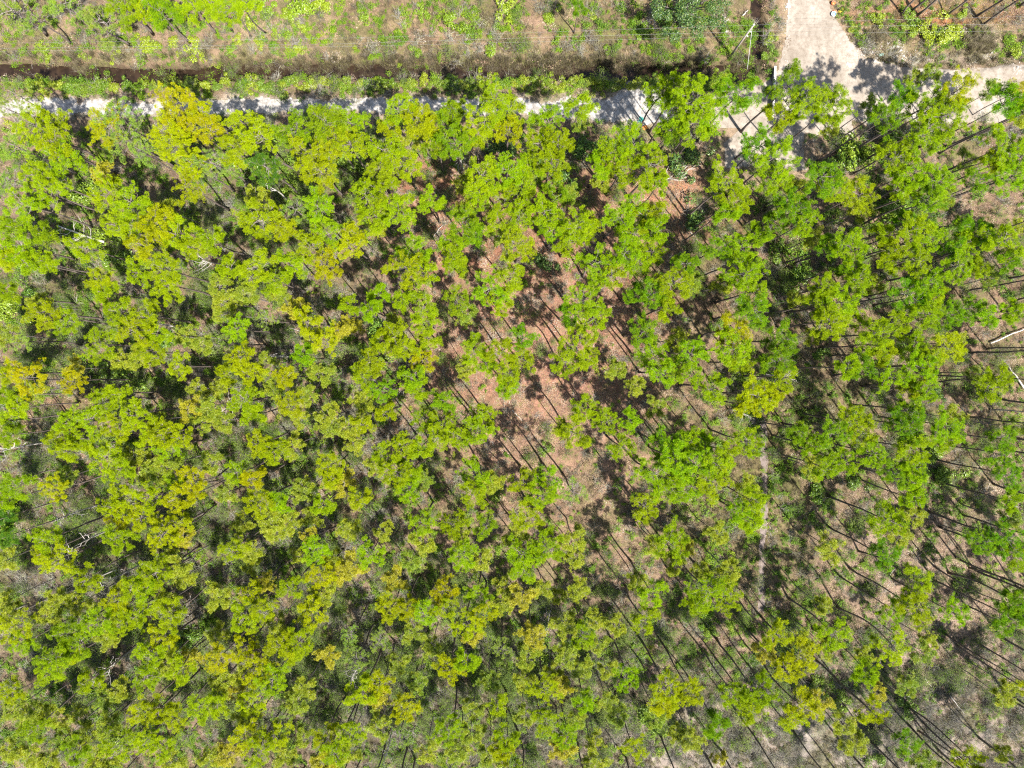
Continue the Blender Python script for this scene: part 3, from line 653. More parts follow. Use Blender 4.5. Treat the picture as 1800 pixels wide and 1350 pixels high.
# a few more outside the frame whose shadows fall into it
for i in range(44):
    s = i / 44
    if i % 2: px, py = 1835 + random.random() * 130, random.uniform(250, 1400)
    else: px, py = random.uniform(80, 1850), 1385 + random.random() * 110
    add_pine(px, py, random.uniform(20, 36), random.choice('LLLGY'), f'pine standing wholly outside the photo beyond its {"right" if i % 2 else "bottom"} edge', None, 'pine_tree',
             f'pines beyond the {"right" if i % 2 else "bottom"} edge')

# ------------------------------------------------------------------ ground vegetation
def gn_scatter(name, pts, rz, sc, idx, tint, protos, tilt=None):
    """one object: its points carry instances of the prototype plants"""
    col = bpy.data.collections.new(name + '_kinds')
    for i, me in enumerate(protos):
        o = bpy.data.objects.new(f'{name}_{i:02d}', me); col.objects.link(o)
    me = bpy.data.meshes.new(name); me.vertices.add(len(pts)); me.vertices.foreach_set('co', pts.astype(np.float32).ravel())
    def attr(n, t, v):
        a = me.attributes.new(n, t, 'POINT'); a.data.foreach_set('value' if t != 'FLOAT_VECTOR' else 'vector', v)
    attr('turn', 'FLOAT_VECTOR', np.stack([tilt[:, 0] if tilt is not None else rz * 0, tilt[:, 1] if tilt is not None else rz * 0, rz], 1).astype(np.float32).ravel())
    attr('size', 'FLOAT', sc.astype(np.float32)); attr('pick', 'INT', idx.astype(np.int32)); attr('tint', 'FLOAT', tint.astype(np.float32))
    o = bpy.data.objects.new(name, me); COL.objects.link(o)
    ng = bpy.data.node_groups.new(name, 'GeometryNodeTree')
    ng.interface.new_socket('Geometry', in_out='INPUT', socket_type='NodeSocketGeometry')
    ng.interface.new_socket('Geometry', in_out='OUTPUT', socket_type='NodeSocketGeometry')
    n = ng.nodes; l = ng.links
    gi = n.new('NodeGroupInput'); go = n.new('NodeGroupOutput'); ci = n.new('GeometryNodeCollectionInfo'); ip = n.new('GeometryNodeInstanceOnPoints')
    ci.inputs['Collection'].default_value = col; ci.inputs['Separate Children'].default_value = True; ci.inputs['Reset Children'].default_value = True
    def na(nm, t):
        a = n.new('GeometryNodeInputNamedAttribute'); a.data_type = t; a.inputs['Name'].default_value = nm; return a.outputs['Attribute']
    l.new(gi.outputs[0], ip.inputs['Points']); l.new(ci.outputs[0], ip.inputs['Instance']); ip.inputs['Pick Instance'].default_value = True
    l.new(na('pick', 'INT'), ip.inputs['Instance Index']); l.new(na('turn', 'FLOAT_VECTOR'), ip.inputs['Rotation']); l.new(na('size', 'FLOAT'), ip.inputs['Scale'])
    l.new(ip.outputs[0], go.inputs[0])
    md = o.modifiers.new('scatter', 'NODES'); md.node_group = ng
    o['kind'] = 'stuff'
    return o

def cover_leaf(name, stops, trans=.3, gloss=.05, rough=.5):
    return leaf_material(name, trans, gloss, rough, tint_to=(.30, .34, .03, 1), tint_amt=.35, from_instance=stops)
GREEN_C = cover_leaf('undergrowth_leaves', [(0, lin(.04, .10, .012)), (.35, lin(.10, .22, .006)), (.75, lin(.19, .32, .004)), (1, lin(.36, .40, .02))], .3, .02)
DRY_C = cover_leaf('dry_blades', [(0, lin(.10, .075, .055)), (.3, lin(.17, .135, .10)), (.6, lin(.27, .22, .155)), (.85, lin(.38, .325, .24)), (1, lin(.28, .30, .06))], .2, .03)
LITTER_C = cover_leaf('fallen_leaves', [(0, lin(.06, .04, .03)), (.35, lin(.17, .082, .06)), (.65, lin(.31, .175, .13)), (.9, lin(.38, .26, .18)), (1, lin(.50, .44, .38))], .05, .05)
BRUSH_C = cover_leaf('grey_twigs', [(0, lin(.12, .10, .095)), (.5, lin(.20, .185, .175)), (1, lin(.36, .34, .32))], .0, .03)

def sprig(seed, n, spread, lsz, upw=1.0):
    rng = np.random.default_rng(seed); mb = MB()
    k = rng.integers(4, 8); st = rng.normal(size=(k, 3)) * np.array([spread * .5, spread * .5, 0]); st[:, 2] = rng.uniform(.4, 1, k) * spread
    c = st[rng.integers(0, k, n)] * rng.uniform(.35, 1.1, n)[:, None] + rng.normal(size=(n, 3)) * spread * .2
    c[:, 2] = np.abs(c[:, 2]) + .03
    leaves(mb, c, rng.normal(size=(n, 3)) * .55 + np.array([0, 0, upw]), rng.uniform(.7, 1.2, n) * lsz, rng, 0)
    return mb.build('sprig', [GREEN_C])

def grass(seed, n, hgt, spread, mat, wd=.012, lay=.6):
    rng = np.random.default_rng(seed); mb = MB()
    b = rng.normal(size=(n, 3)) * spread * .35; b[:, 2] = 0
    a = rng.uniform(0, 6.28, n); bend = rng.uniform(.15, 1.0, n) * lay
    L = hgt * rng.uniform(.55, 1.1, n)
    h = np.stack([np.cos(a), np.sin(a), a * 0], 1)
    mid = b + h * (L * bend * .35)[:, None] + np.array([0, 0, 1]) * (L * .55)[:, None]
    tip = b + h * (L * bend * 1.0)[:, None] + np.array([0, 0, 1]) * (L * (1 - .45 * bend))[:, None]
    s = np.cross(h, [0, 0, 1.0]) * wd
    v = np.stack([b - s, b + s, mid + s * .8, mid - s * .8, tip], 1).reshape(-1, 3)
    i = np.arange(n)[:, None] * 5
    f = np.concatenate([i + np.array([0, 1, 2]), i + np.array([0, 2, 3]), i + np.array([3, 2, 4])])
    mb.add(v, f, 0, np.repeat(rng.random(n), 5)); return mb.build('grass_tuft', [mat])

def litter(seed, n, spread):
    rng = np.random.default_rng(seed); mb = MB()
    c = rng.uniform(-1, 1, (n, 3)) * spread; c[:, 2] = rng.uniform(.015, .07, n)
    leaves(mb, c, rng.normal(size=(n, 3)) * .35 + np.array([0, 0, 1]), rng.uniform(.03, .085, n), rng, 0, None, .45)
    return mb.build('litter', [LITTER_C])

def brush(seed, n, hgt):
    rng = np.random.default_rng(seed); mb = MB()
    for k in range(n):
        a = rng.uniform(0, 6.28); l = hgt * rng.uniform(.5, 1.1); ti = rng.uniform(.3, 1.2)
        P = np.array([rng.normal() * .15, rng.normal() * .15, 0]); D = np.array([math.cos(a) * math.sin(ti), math.sin(a) * math.sin(ti), math.cos(ti)])
        Q = P + D * l * .5 + rng.normal(size=3) * .06; Rr = P + D * l + rng.normal(size=3) * .15
        tube(mb, [P, Q, Rr], [.016, .011, .005], 3, 0, rng.random(), False)
        for j in range(3):
            E = Q + rng.normal(size=3) * .25 * hgt; E[2] = abs(E[2]); tube(mb, [Q, E], [.009, .004], 3, 0, rng.random(), False)
    return mb.build('brush', [BRUSH_C])

SPR = [sprig(i, 120, .34 + .05 * (i % 3), .042 + .010 * (i % 3)) for i in range(6)]
SPRB = [sprig(20 + i, 190, .55, .065) for i in range(4)]
GRS = [grass(i, 46, .42, .5, DRY_C) for i in range(6)]
REED = [grass(30 + i, 80, 1.25, .55, DRY_C, .014, .55) for i in range(5)]
LIT = [litter(i, 110, .8) for i in range(6)]
BRS = [brush(i, 13, 1.1) for i in range(6)]

def gz(x, y): return ground_z(x, y)

def density(px, py, zones, base=0.0):
    d = np.zeros(px.shape) + base
    for cx, cy, rx, ry, s in zones:
        d = d + s * np.exp(-(np.abs((px - cx) / rx) ** 3 + np.abs((py - cy) / ry) ** 3))
    return d

ZX, ZY = 80.0, 62.0
def sample(n, zones, base, clump=2.0, cl=.5, seed=0, keep_off=True, lo=None):
    """random ground points, thinned by the zones and by clumps"""
    rng = np.random.default_rng(500 + seed)
    x = rng.uniform(-ZX - 2, ZX + 2, n); y = rng.uniform(-ZY - 6, ZY, n)
    px, py = to_px(x, y)
    d = density(px, py, zones, base)
    c = fnoise(x, y, clump, 80 + seed * 3, 3); d = d * smooth(cl - .12, cl + .12, c)
    if keep_off:
        e = (fnoise(x, y, .9, 95, 2) - .5)
        d = d * (1 - smooth(-9, 1, road_d(px, py) + e * 16)) * (1 - smooth(-7, 2, track_d(px, py) + e * 14)) * (1 - .93 * smooth(-2, 2, path_d(px, py)))
    k = rng.random(n) < d
    x, y, px, py = x[k], y[k], px[k], py[k]
    return x, y, gz(x, y), px, py, rng

# green undergrowth
gz_green = [(350, 300, 420, 200, .55), (250, 560, 300, 160, .5), (200, 900, 330, 250, .45), (700, 1000, 300, 140, .35), (500, 1250, 620, 150, .45), (120, 1250, 260, 150, .4), (900, 1200, 300, 150, .5), (620, 780, 160, 200, .4),
            (880, 40, 420, 45, .36), (1200, 70, 120, 45, .7), (1240, 60, 75, 60, .9), (1650, 72, 70, 18, 1.3), (1530, 30, 60, 30, .5), (1760, 80, 60, 18, .7), (1560, 380, 260, 150, .45),
            (900, 148, 1300, 9, 1.4), (150, 30, 300, 30, .5), (1520, 850, 280, 140, .58), (1330, 700, 70, 60, .4), (1550, 1120, 300, 130, .48), (1290, 900, 90, 180, .4), (640, 260, 420, 60, .5), (1420, 250, 150, 30, .5), (1395, 95, 25, 30, .0),
            (1310, 112, 20, 14, 1.2), (1345, 85, 12, 30, .8), (1500, 45, 14, 40, .6), (1330, 1120, 200, 120, .25)]
x, y, z, px, py, rng = sample(64000, gz_green, .16, 2.2, .46, 1)
open_ = density(px, py, [(960, 650, 190, 210, 1.0), (780, 350, 90, 90, .8), (1195, 345, 45, 45, 1), (1620, 1040, 170, 130, .5)])
open_ = np.maximum(open_, .8 * np.exp(-((px - 1370) / 230) ** 4 - ((py - 1320) / 50) ** 4))
k = rng.random(len(x)) > open_ * .86
x, y, z, px, py = x[k], y[k], z[k], px[k], py[k]
nz = fnoise(x, y, 5, 120)
tint = np.clip(.10 + nz * .75 + rng.normal(size=len(x)) * .14 + .04 * np.exp(-(py - 40) ** 2 / 3000) + .05 * np.exp(-(py - 147) ** 2 / 200) - .12 * (px > 1300) * (py > 220), 0, 1)
gn_scatter('undergrowth', np.stack([x, y, z], 1), rng.uniform(0, 6.28, len(x)), rng.uniform(.55, 1.5, len(x)), rng.integers(0, 10, len(x)), tint, SPR + SPRB)['label'] = 'low green leafy undergrowth between the pines'
print('undergrowth', len(x))

# dry grass
gz_dry = [(500, 60, 700, 50, .9), (900, 110, 1200, 22, .9), (1620, 70, 200, 60, .5), (900, 1250, 500, 120, .9), (1350, 1310, 320, 60, .9), (1650, 1220, 220, 90, .8), (300, 600, 330, 260, .45), (1280, 880, 170, 230, .9), (1250, 560, 120, 90, .6),
          (1600, 700, 220, 200, .5), (150, 1050, 200, 180, .4), (1000, 880, 140, 80, .5), (1530, 450, 250, 130, .4), (900, 162, 1200, 10, .8), (1560, 90, 60, 20, .5)]
x, y, z, px, py, rng = sample(70000, gz_dry, .22, 3.0, .40, 2)
open_ = density(px, py, [(940, 640, 150, 180, 1.0), (780, 350, 90, 90, .9), (1195, 345, 45, 45, 1)])
k = rng.random(len(x)) > open_ * .8
x, y, z, px, py = x[k], y[k], z[k], px[k], py[k]
tint = np.clip(.15 + fnoise(x, y, 4, 130) * .75 + rng.normal(size=len(x)) * .16 + .12 * (py > 1250) * (px > 1100) - .12 * (py > 1130) * (px < 1100) - .1 * (px > 1180) * (px < 1420) * (py > 650) * (py < 1100), 0, 1)
gn_scatter('dry_grass', np.stack([x, y, z], 1), rng.uniform(0, 6.28, len(x)), rng.uniform(.6, 1.5, len(x)), rng.integers(0, 6, len(x)), tint, GRS)['label'] = 'dry straw-coloured grass over the forest floor'
print('dry grass', len(x))

# tall reeds along the ditch
x, y, z, px, py, rng = sample(150000, [(880, 110, 430, 9, 1.3), (960, 114, 400, 6, .7), (900, 126, 400, 7, .28), (560, 112, 120, 7, .9), (200, 101, 210, 4, .5), (60, 138, 60, 3, .4), (300, 144, 60, 3, .5), (145, 116, 18, 8, 1.0), (400, 112, 60, 5, .7), (1270, 118, 40, 12, .6), (1530, 62, 20, 14, .6), (1720, 78, 24, 22, 1.2), (1640, 104, 20, 5, .3)], 0, 1.6, .38, 3)
tint = np.clip(-.08 + fnoise(x, y, 3, 140) * .5 + rng.normal(size=len(x)) * .14 + .22 * (px > 1500), 0, 1)
gn_scatter('reeds', np.stack([x, y, z], 1), rng.uniform(0, 6.28, len(x)), rng.uniform(.6, 1.15, len(x)), rng.integers(0, 5, len(x)), tint, REED,
           np.stack([rng.normal(size=len(x)) * .12 - .22, rng.normal(size=len(x)) * .15], 1) * 0)['label'] = 'tall dry brown reeds overhanging the dark ditch'
print('reeds', len(x))

# fallen leaves and needles
gz_lit = [(960, 640, 230, 240, .9), (790, 360, 110, 100, .9), (1200, 360, 90, 90, 1.2), (1650, 1000, 200, 200, .8), (1230, 1100, 120, 110, .8), (1600, 480, 260, 170, .5), (400, 800, 300, 200, .4), (1650, 25, 180, 30, .8), (150, 780, 160, 140, .5)]
x, y, z, px, py, rng = sample(30000, gz_lit, .18, 2.0, .3, 4)
tint = np.clip(.1 + rng.random(len(x)) * .9, 0, 1)
gn_scatter('leaf_litter', np.stack([x, y, z], 1), rng.uniform(0, 6.28, len(x)), rng.uniform(.7, 1.2, len(x)), rng.integers(0, 6, len(x)), tint, LIT)['label'] = 'fallen leaves and needles on the reddish ground'

# bare grey brush
gz_br = [(380, 620, 260, 200, .35), (300, 980, 340, 200, .4), (750, 1180, 450, 160, .6), (1600, 1250, 260, 100, .75), (1330, 1310, 260, 50, .5), (1390, 240, 100, 30, .5), (1120, 240, 140, 25, .5), (500, 300, 300, 100, .25), (1530, 90, 40, 20, .7), (620, 800, 130, 200, .3), (1250, 430, 300, 60, .15)]
x, y, z, px, py, rng = sample(60000, gz_br, .14, 2.2, .47, 5)
tint = np.clip(.2 + rng.random(len(x)) * .7, 0, 1)
gn_scatter('bare_brush', np.stack([x, y, z], 1), rng.uniform(0, 6.28, len(x)), rng.uniform(.6, 1.6, len(x)), rng.integers(0, 6, len(x)), tint, BRS)['label'] = 'leafless grey twiggy brush among the pines'

# young pines too small and crowded to part: one thicket
NEEDLE_T = leaf_material('thicket_needles', .36, .03, .5, (0.44, 0.38, 0.012, 1), .55, [(0, lin(.19, .315, .016)), (.5, lin(.315, .39, .01)), (1, lin(.44, .41, .012))])
def stem_and_crown(k):
    cm, lm = CROWNS['small'][1][k]; mb = MB()
    for me, mi in ((cm, 0), (lm, 1)):
        v = np.empty(len(me.vertices) * 3, np.float32); me.vertices.foreach_get('co', v); f = np.empty(len(me.polygons) * 3, np.int32); me.loops.foreach_get('vertex_index', f)
        tt = np.empty(len(me.vertices), np.float32); me.attributes['tint'].data.foreach_get('value', tt)
        mb.add(v.reshape(-1, 3) + np.array([0, 0, 9.5]), f, mi, tt)
    q = np.linspace(0, 1, 5); tube(mb, np.stack([.1 * np.sin(q * 5 + k), .1 * np.sin(q * 4), q * 9.8], 1), .085 * (1 - .7 * q), 6, 1)
    return mb.build('young_pine_thicket', [NEEDLE_T, TWIG])
rest = trees[560:]; P = []; S = []
for px_, py_, rp_, lk in rest:
    s_ = random.uniform(.9, 1.1) * (rp_ / 16) ** .5; x_, y_, _ = at(px_, py_, 9.5 * s_); P.append((x_, y_, float(ground_z(np.array(x_), np.array(y_))) - .1)); S.append(s_)
gn_scatter('young_pine_thicket', np.array(P), RNG.uniform(0, 6.28, len(P)), np.array(S), RNG.integers(0, 5, len(P)), np.array([{'Y': .9, 'L': .5, 'G': .1, 'D': 0, 'S': .3}[t_[3]] for t_ in rest]), [stem_and_crown(k) for k in range(5)])['label'] = 'thin young pines crowded between the larger crowns'

# mid-height pale shrubs: sparse small leaves on grey twigs
PALE_C = cover_leaf('pale_shrub_leaves', [(0, lin(.05, .10, .02)), (.5, lin(.11, .18, .03)), (1, lin(.20, .27, .06))], .3, .01)
def pale_shrub(seed):
    rng = np.random.default_rng(seed); mb = MB(); C = []
    for k in range(13):
        a = rng.uniform(0, 6.28); l = rng.uniform(.6, 1.3); ti = rng.uniform(.1, 1.0)
        D = np.array([math.cos(a) * math.sin(ti), math.sin(a) * math.sin(ti), math.cos(ti)]); Q = D * l * .6 + rng.normal(size=3) * .08; E = D * l * 1.2 + rng.normal(size=3) * .15
        tube(mb, [(0, 0, 0), Q, E], [.018, .012, .006], 3, 1, .4, False)
        for j in range(3):
            F = Q + (E - Q) * rng.random() + rng.normal(size=3) * .3; tube(mb, [Q, F], [.009, .004], 3, 1, .4, False); C += [F + rng.normal(size=3) * .13 for _ in range(11)]
        C += [E + rng.normal(size=3) * .15 for _ in range(12)]
    C = np.array(C); C[:, 2] = np.abs(C[:, 2]) + .05; n = len(C)
    leaves(mb, C, rng.normal(size=(n, 3)) * .5 + np.array([0, 0, 1]), rng.uniform(.035, .07, n), rng, 0, None, .35)
    return mb.build('pale_shrub', [PALE_C, TWIG])
zp = [(350, 620, 330, 260, .5), (330, 1050, 380, 260, .55), (760, 1180, 480, 190, .6), (500, 330, 380, 120, .3), (1560, 600, 260, 240, .2), (1500, 1180, 300, 140, .25), (1250, 470, 130, 70, .3), (1530, 90, 40, 15, .4)]
x, y, z, px, py, rng = sample(18000, zp, .06, 2.4, .47, 7)
gn_scatter('pale_shrubs', np.stack([x, y, z], 1), rng.uniform(0, 6.28, len(x)), rng.uniform(.6, 1.5, len(x)), rng.integers(0, 6, len(x)), rng.random(len(x)), [pale_shrub(i) for i in range(6)])['label'] = 'pale grey-green thin shrubs filling the wood'
print('pale', len(x))

# ------------------------------------------------------------------ shrubs and broadleaf trees, one by one
def bush_mesh(seed, n=900, R=1.0, lsz=.085, flat=.75):
    rng = np.random.default_rng(seed); mb = MB()
    lb = rng.normal(size=(9, 3)) * np.array([.5, .5, .2]) * R; lb[:, 2] = np.abs(lb[:, 2]) + .35 * R * flat
    lr = rng.uniform(.28, .5, 9) * R
    i = rng.integers(0, 9, n); d = rng.normal(size=(n, 3)); d /= np.linalg.norm(d, axis=1)[:, None]
    d[:, 2] = np.where(rng.random(n) < .75, np.abs(d[:, 2]), d[:, 2])
    c = lb[i] + d * (lr[i] * rng.uniform(.65, 1.08, n))[:, None] * np.array([1, 1, flat]); c[:, 2] = np.maximum(c[:, 2], .05)
    leaves(mb, c, d * .7 + rng.normal(size=(n, 3)) * .4 + np.array([0, 0, .35]), rng.uniform(.6, 1.3, n) * lsz, rng, 0)
    sm = MB()
    for k in range(9): tube(sm, [(0, 0, -.1), lb[k] * .5 + rng.normal(size=3) * .05, lb[k]], [.03 * R, .022 * R, .012 * R], 4, 0, .3, False)
    return mb.build('foliage', [BROAD]), sm.build('stem', [TWIG], True)
BUSH = [bush_mesh(i) for i in range(9)]

def add_bush(px, py, rp, col, name, label, cat, group, zr=1.0):
    x, y, _ = at(px, py, 0); z0 = float(ground_z(np.array(x), np.array(y))); s = rp / 12.0 / .92
    t = thing(name, label, cat, (x, y, z0), group)
    fm, sm = random.choice(BUSH); rz = random.random() * 6.28
    obj('foliage', fm, t, (0, 0, 0), (0, 0, rz), (s, s * random.uniform(.8, 1.2), s * zr), (*col, 1))
    obj('stem', sm, t, (0, 0, 0), (0, 0, rz), (s, s, s * zr))
STRIP = [(77, 84, 9), (85, 100, 9), (150, 100, 9), (207, 103, 10), (253, 80, 14), (275, 84, 13), (247, 100, 8), (310, 74, 13), (343, 87, 16), (420, 71, 9), (457, 80, 10), (408, 90, 9), (520, 87, 11), (485, 60, 8), (533, 50, 10),
         (533, 20, 24), (443, 40, 13), (513, 30, 13), (567, 10, 16), (466, 17, 17), (890, 13, 18), (910, 24, 10), (793, 36, 18), (698, 57, 9), (963, 30, 12), (1040, 30, 10), (740, 20, 12), (835, 42, 7), (872, 45, 6), (735, 97, 10), (860, 84, 12), (640, 30, 12), (1070, 90, 10), (1130, 60, 12),
         (1600, 30, 12), (1540, 32, 14), (1625, 60, 20), (1650, 72, 20), (1668, 60, 18), (1600, 60, 12), (1690, 28, 10), (1320, 117, 12), (1345, 98, 10), (1350, 70, 10), (1497, 50, 8), (1780, 85, 14)]
BL = name_all([(i, a, b, ('large' if c > 15 else 'small' if c > 10 else 'tiny') + ' bright green shrub') for i, (a, b, c) in enumerate(STRIP)])
for i, (a, b, c) in enumerate(STRIP):
    q = random.random()
    col = (.15 + .14 * q, .27 + .09 * q, .006)
    add_bush(a, b, c, col, 'shrub', BL[i], 'shrub', 'shrubs in the roadside strip', .8)
hs_ = []; xx = 8.0
while xx < 1300:
    c = random.uniform(8, 13)
    if xx > 30: hs_.append((xx, 150 + random.uniform(-6, 5) + (5 if xx < 220 else 0), c))
    xx += c * random.uniform(1.25, 2.0)
HM = [(0, "the left edge"), (150, "the water's first bend"), (300, "the golden crown over the track"), (460, "the end of open water"), (620, "the bright sand"), (760, "the grass gap in the hedge"), (860, "the golden pine crossing the track"), (1000, "the sparse crown on the sand"), (1122, "the white sand heap"), (1290, "the ditch corner")]
hc_ = {}
for (a, b, c) in hs_:
    q = random.random(); m = min(HM, key=lambda k: abs(k[0] - a)); sd_ = 'east' if a > m[0] else 'west'
    tone = 'dark green' if q < .33 else 'mid-green' if q < .66 else 'lime-green'; n_ = hc_.get((tone, m[1], sd_), 0); hc_[(tone, m[1], sd_)] = n_ + 1
    add_bush(a, b, c, (.09 + .19 * q, .19 + .14 * q, .006), 'hedge_shrub', f'{ORD[n_]}{tone} shrub of the hedge row, {"right" if sd_ == "east" else "left"} of {m[1]}', 'shrub', 'shrubs lining the sand track', .95)
UND = [(160, 330, 26), (145, 345, 20), (190, 420, 20), (230, 455, 22), (250, 480, 18), (20, 540, 22), (60, 520, 20), (470, 300, 26), (450, 290, 20), (520, 325, 18), (230, 650, 26), (190, 655, 20), (290, 600, 18), (660, 580, 20), (670, 640, 18),
       (1500, 270, 30), (1480, 285, 24), (1560, 250, 26), (1560, 370, 28), (1580, 355, 18), (1400, 480, 24), (1390, 500, 16), (1370, 440, 24), (1350, 380, 20), (1440, 620, 14), (1415, 735, 14), (1400, 770, 18), (1425, 860, 18), (1640, 800, 20), (1655, 830, 20),
       (1310, 480, 12), (1080, 260, 18), (1030, 265, 20), (640, 320, 22), (620, 290, 24), (1500, 845, 14), (1245, 1110, 12), (1470, 1230, 18), (1430, 1200, 14), (1540, 1330, 14), (1590, 1240, 18), (870, 870, 14), (960, 790, 12), (20, 910, 26), (15, 940, 20), (240, 790, 20), (210, 775, 16),
       (905, 1200, 14), (950, 1150, 18), (985, 1190, 16), (1180, 1280, 16), (1130, 1250, 20), (260, 1040, 16), (340, 1120, 20), (210, 1290, 18), (320, 1130, 14)]
UL = name_all([(i, a, b, ('large' if c > 23 else 'mid-sized' if c > 17 else 'small') + ' shaded leafy bush') for i, (a, b, c) in enumerate(UND)])
for i, (a, b, c) in enumerate(UND):
    q = random.random()
    add_bush(a, b, c, (.07 + .14 * q, .17 + .14 * q, .015), 'understory_bush', UL[i], 'bush', 'bushes under the pines', 1.2)
for a, b, c, l in ((983, 313, 24, 'glossy dark-leaved bush beside the pine, just below the track'), (893, 272, 20, 'glossy dark bush at the foot of the leaning bare trunk'), (1212, 392, 24, 'glossy dark bush at lower edge of the sunlit red patch'),
                   (960, 462, 18, 'dark green bush at the top of the middle clearing'), (1195, 300, 20, 'dark leafy bush at upper edge of the sunlit red patch'), (1215, 275, 18, 'dark leafy bush between the track and sunlit red patch'), (1640, 690, 12, 'small dark bush near the white fallen logs')):
    add_bush(a, b, c, (.08, .17, .04), 'broadleaf_bush', l, 'bush', 'dark broadleaf bushes', 1.5)

# the big oak at the top
def oak(px, py, R, h, label):
    x, y, _ = at(px, py, h - 2); rng = np.random.default_rng(5)
    t = thing('oak_tree', label, 'tree', (x, y, float(ground_z(np.array(x), np.array(y)))))
    tb = MB(); tube(tb, [(0, 0, -.1), (.1, .05, h * .3), (.0, .1, h * .5)], [.3, .22, .17], 8)
    lm = MB(); cm = MB(); n = 30
    for k in range(n):
        a = k * 2.4; q = math.sqrt((k + .5) / n) * R * .88; z = h - 2.2 + 1.6 * (1 - (q / R) ** 2) + rng.normal() * .35
        P = np.array([math.cos(a) * q, math.sin(a) * q, z]) + rng.normal(size=3) * .3
        tube(lm, [(0, .1, h * .48), P * np.array([.5, .5, .8]), P], [.09, .06, .03], 5, 0, .3, False)
        m_ = 420; d = rng.normal(size=(m_, 3)); d /= np.linalg.norm(d, axis=1)[:, None]; d[:, 2] = np.abs(d[:, 2]) * np.where(rng.random(m_) < .2, -1, 1)
        c = P + d * np.array([1, 1, .75]) * (rng.uniform(.5, 1.0, m_) * rng.uniform(.75, 1.25))[:, None]
        leaves(cm, c, d * .6 + rng.normal(size=(m_, 3)) * .45 + np.array([0, 0, .4]), rng.uniform(.08, .15, m_), rng, 0)
    obj('trunk', tb.build('trunk', [BARK], True), t); obj('limb', lm.build('limb', [TWIG], True), t)
    obj('crown', cm.build('crown', [BROAD]), t, color=(.05, .12, .025, 1))
oak(1210, 8, 6.0, 8.0, 'wide dark glossy-leaved oak at the top edge, left of the brown ditch')

# ------------------------------------------------------------------ dead pines, fallen logs
def dead_pine(bx, by, h, label, seed, mat=None, nb=12, r0=.13, lean=(0, 0), bl=1.6):
    rng = np.random.default_rng(seed); mat = mat or DEADW
    x, y, _ = at(bx, by, 0); t = thing('dead_pine', label, 'dead tree', (x, y, float(ground_z(np.array(x), np.array(y))) - .05), 'dead standing pines')
    q = np.linspace(0, 1, 7); pts = np.stack([lean[0] * q ** 1.3 + .15 * np.sin(q * 5 + seed), lean[1] * q ** 1.3 + .15 * np.sin(q * 4), q * h], 1); pts[0, :2] = 0
    mb = MB(); tube(mb, pts, r0 * (1 - .8 * q), 7); obj('trunk', mb.build('trunk', [mat], True), t)
    for k in range(nb):
        s = rng.uniform(.45, .98); P = np.array([np.interp(s, q, pts[:, i]) for i in range(3)]); a = rng.uniform(0, 6.28); l = bl * rng.uniform(.5, 1.2) * (1.3 - s * .6)
        D = np.array([math.cos(a), math.sin(a), rng.uniform(0, .6)])
        b1 = P + D * l * .5 + rng.normal(size=3) * .12; b2 = P + D * l + rng.normal(size=3) * .22 + np.array([0, 0, .15])
        mb = MB(); tube(mb, [P, b1, b2], [.04, .03, .012], 4, 0, .3, False)
        for j in range(3):
            S = (b1, b2, (b1 + b2) / 2)[j]; E = S + (D * .3 + rng.normal(size=3) * .45) * l * .5
            tube(mb, [S, (S + E) / 2 + rng.normal(size=3) * .05, E], [.02, .014, .006], 3, 0, .3, False)
        obj('branch', mb.build('branch', [mat]), t)
DEAD = [(510, 628, 10, 'bare grey dead pine with pale branches in the left-hand stand', 1), (183, 885, 13, 'bare grey dead pine left of the golden crowns, pointing left', 2),
        (92, 777, 13, 'long grey dead pine reaching the left edge, crossing reddish ground', 3), (247, 1133, 12, 'bare dead pine in the lower-left stand, forked pale top', 4),
        (353, 1050, 9, 'twiggy grey dead pine left of centre in the lower stand', 5), (505, 352, 10, 'small bare dead pine between tan patches, left of the clearing', 6),
        (410, 475, 10, 'bleached leafless pine above the left-hand stand, thin pale limbs', 7), (310, 575, 11, 'short brown-grey dead pine right of a broad lime crown', 8),
        (430, 715, 9, 'slender dead pine pointing left in the grey brush', 9), (165, 305, 11, 'grey leafless pine near the left edge below the track', 10),
        (1340, 660, 10, 'bare grey snag beside the top of the footpath', 11), (960, 1075, 6, 'small bare dead pine in pale ground of the lower stand', 12),
        (1700, 330, 16, 'dark leafless pine with bare grey twigs near the right edge', 13), (610, 262, 11, 'grey-limbed dead pine just below the sand track', 14),
        (815, 300, 8, 'bare twiggy pine below the track among mid-green crowns', 15), (560, 590, 10, 'thin bare pine left of the middle stand', 16),
        (640, 1150, 9, 'bare grey dead pine in the grey brush of the lower stand', 17), (1280, 720, 7, 'pale dead top left of the footpath', 18), (1740, 720, 12, 'bare pale-branched dead pine near the right edge', 19),
        (50, 1060, 13, 'grey dead pine leaning to the lower-left corner', 20), (205, 1000, 11, 'leafless grey pine in the left half of the lower stand', 21), (120, 475, 12, 'long grey dead pine pointing to the left edge under the fallen pine', 22),
        (200, 930, 12, 'dead grey pine above the golden crown, left-hand stand', 23), (690, 1285, 9, 'bare brown-grey sapling near the bottom edge', 24), (260, 985, 12, 'thin dark dead pine in the lower left-hand stand', 25)]
for bx, by, h, lab, sd_ in DEAD: dead_pine(bx, by, h, lab, sd_, nb=8 + sd_ % 6)

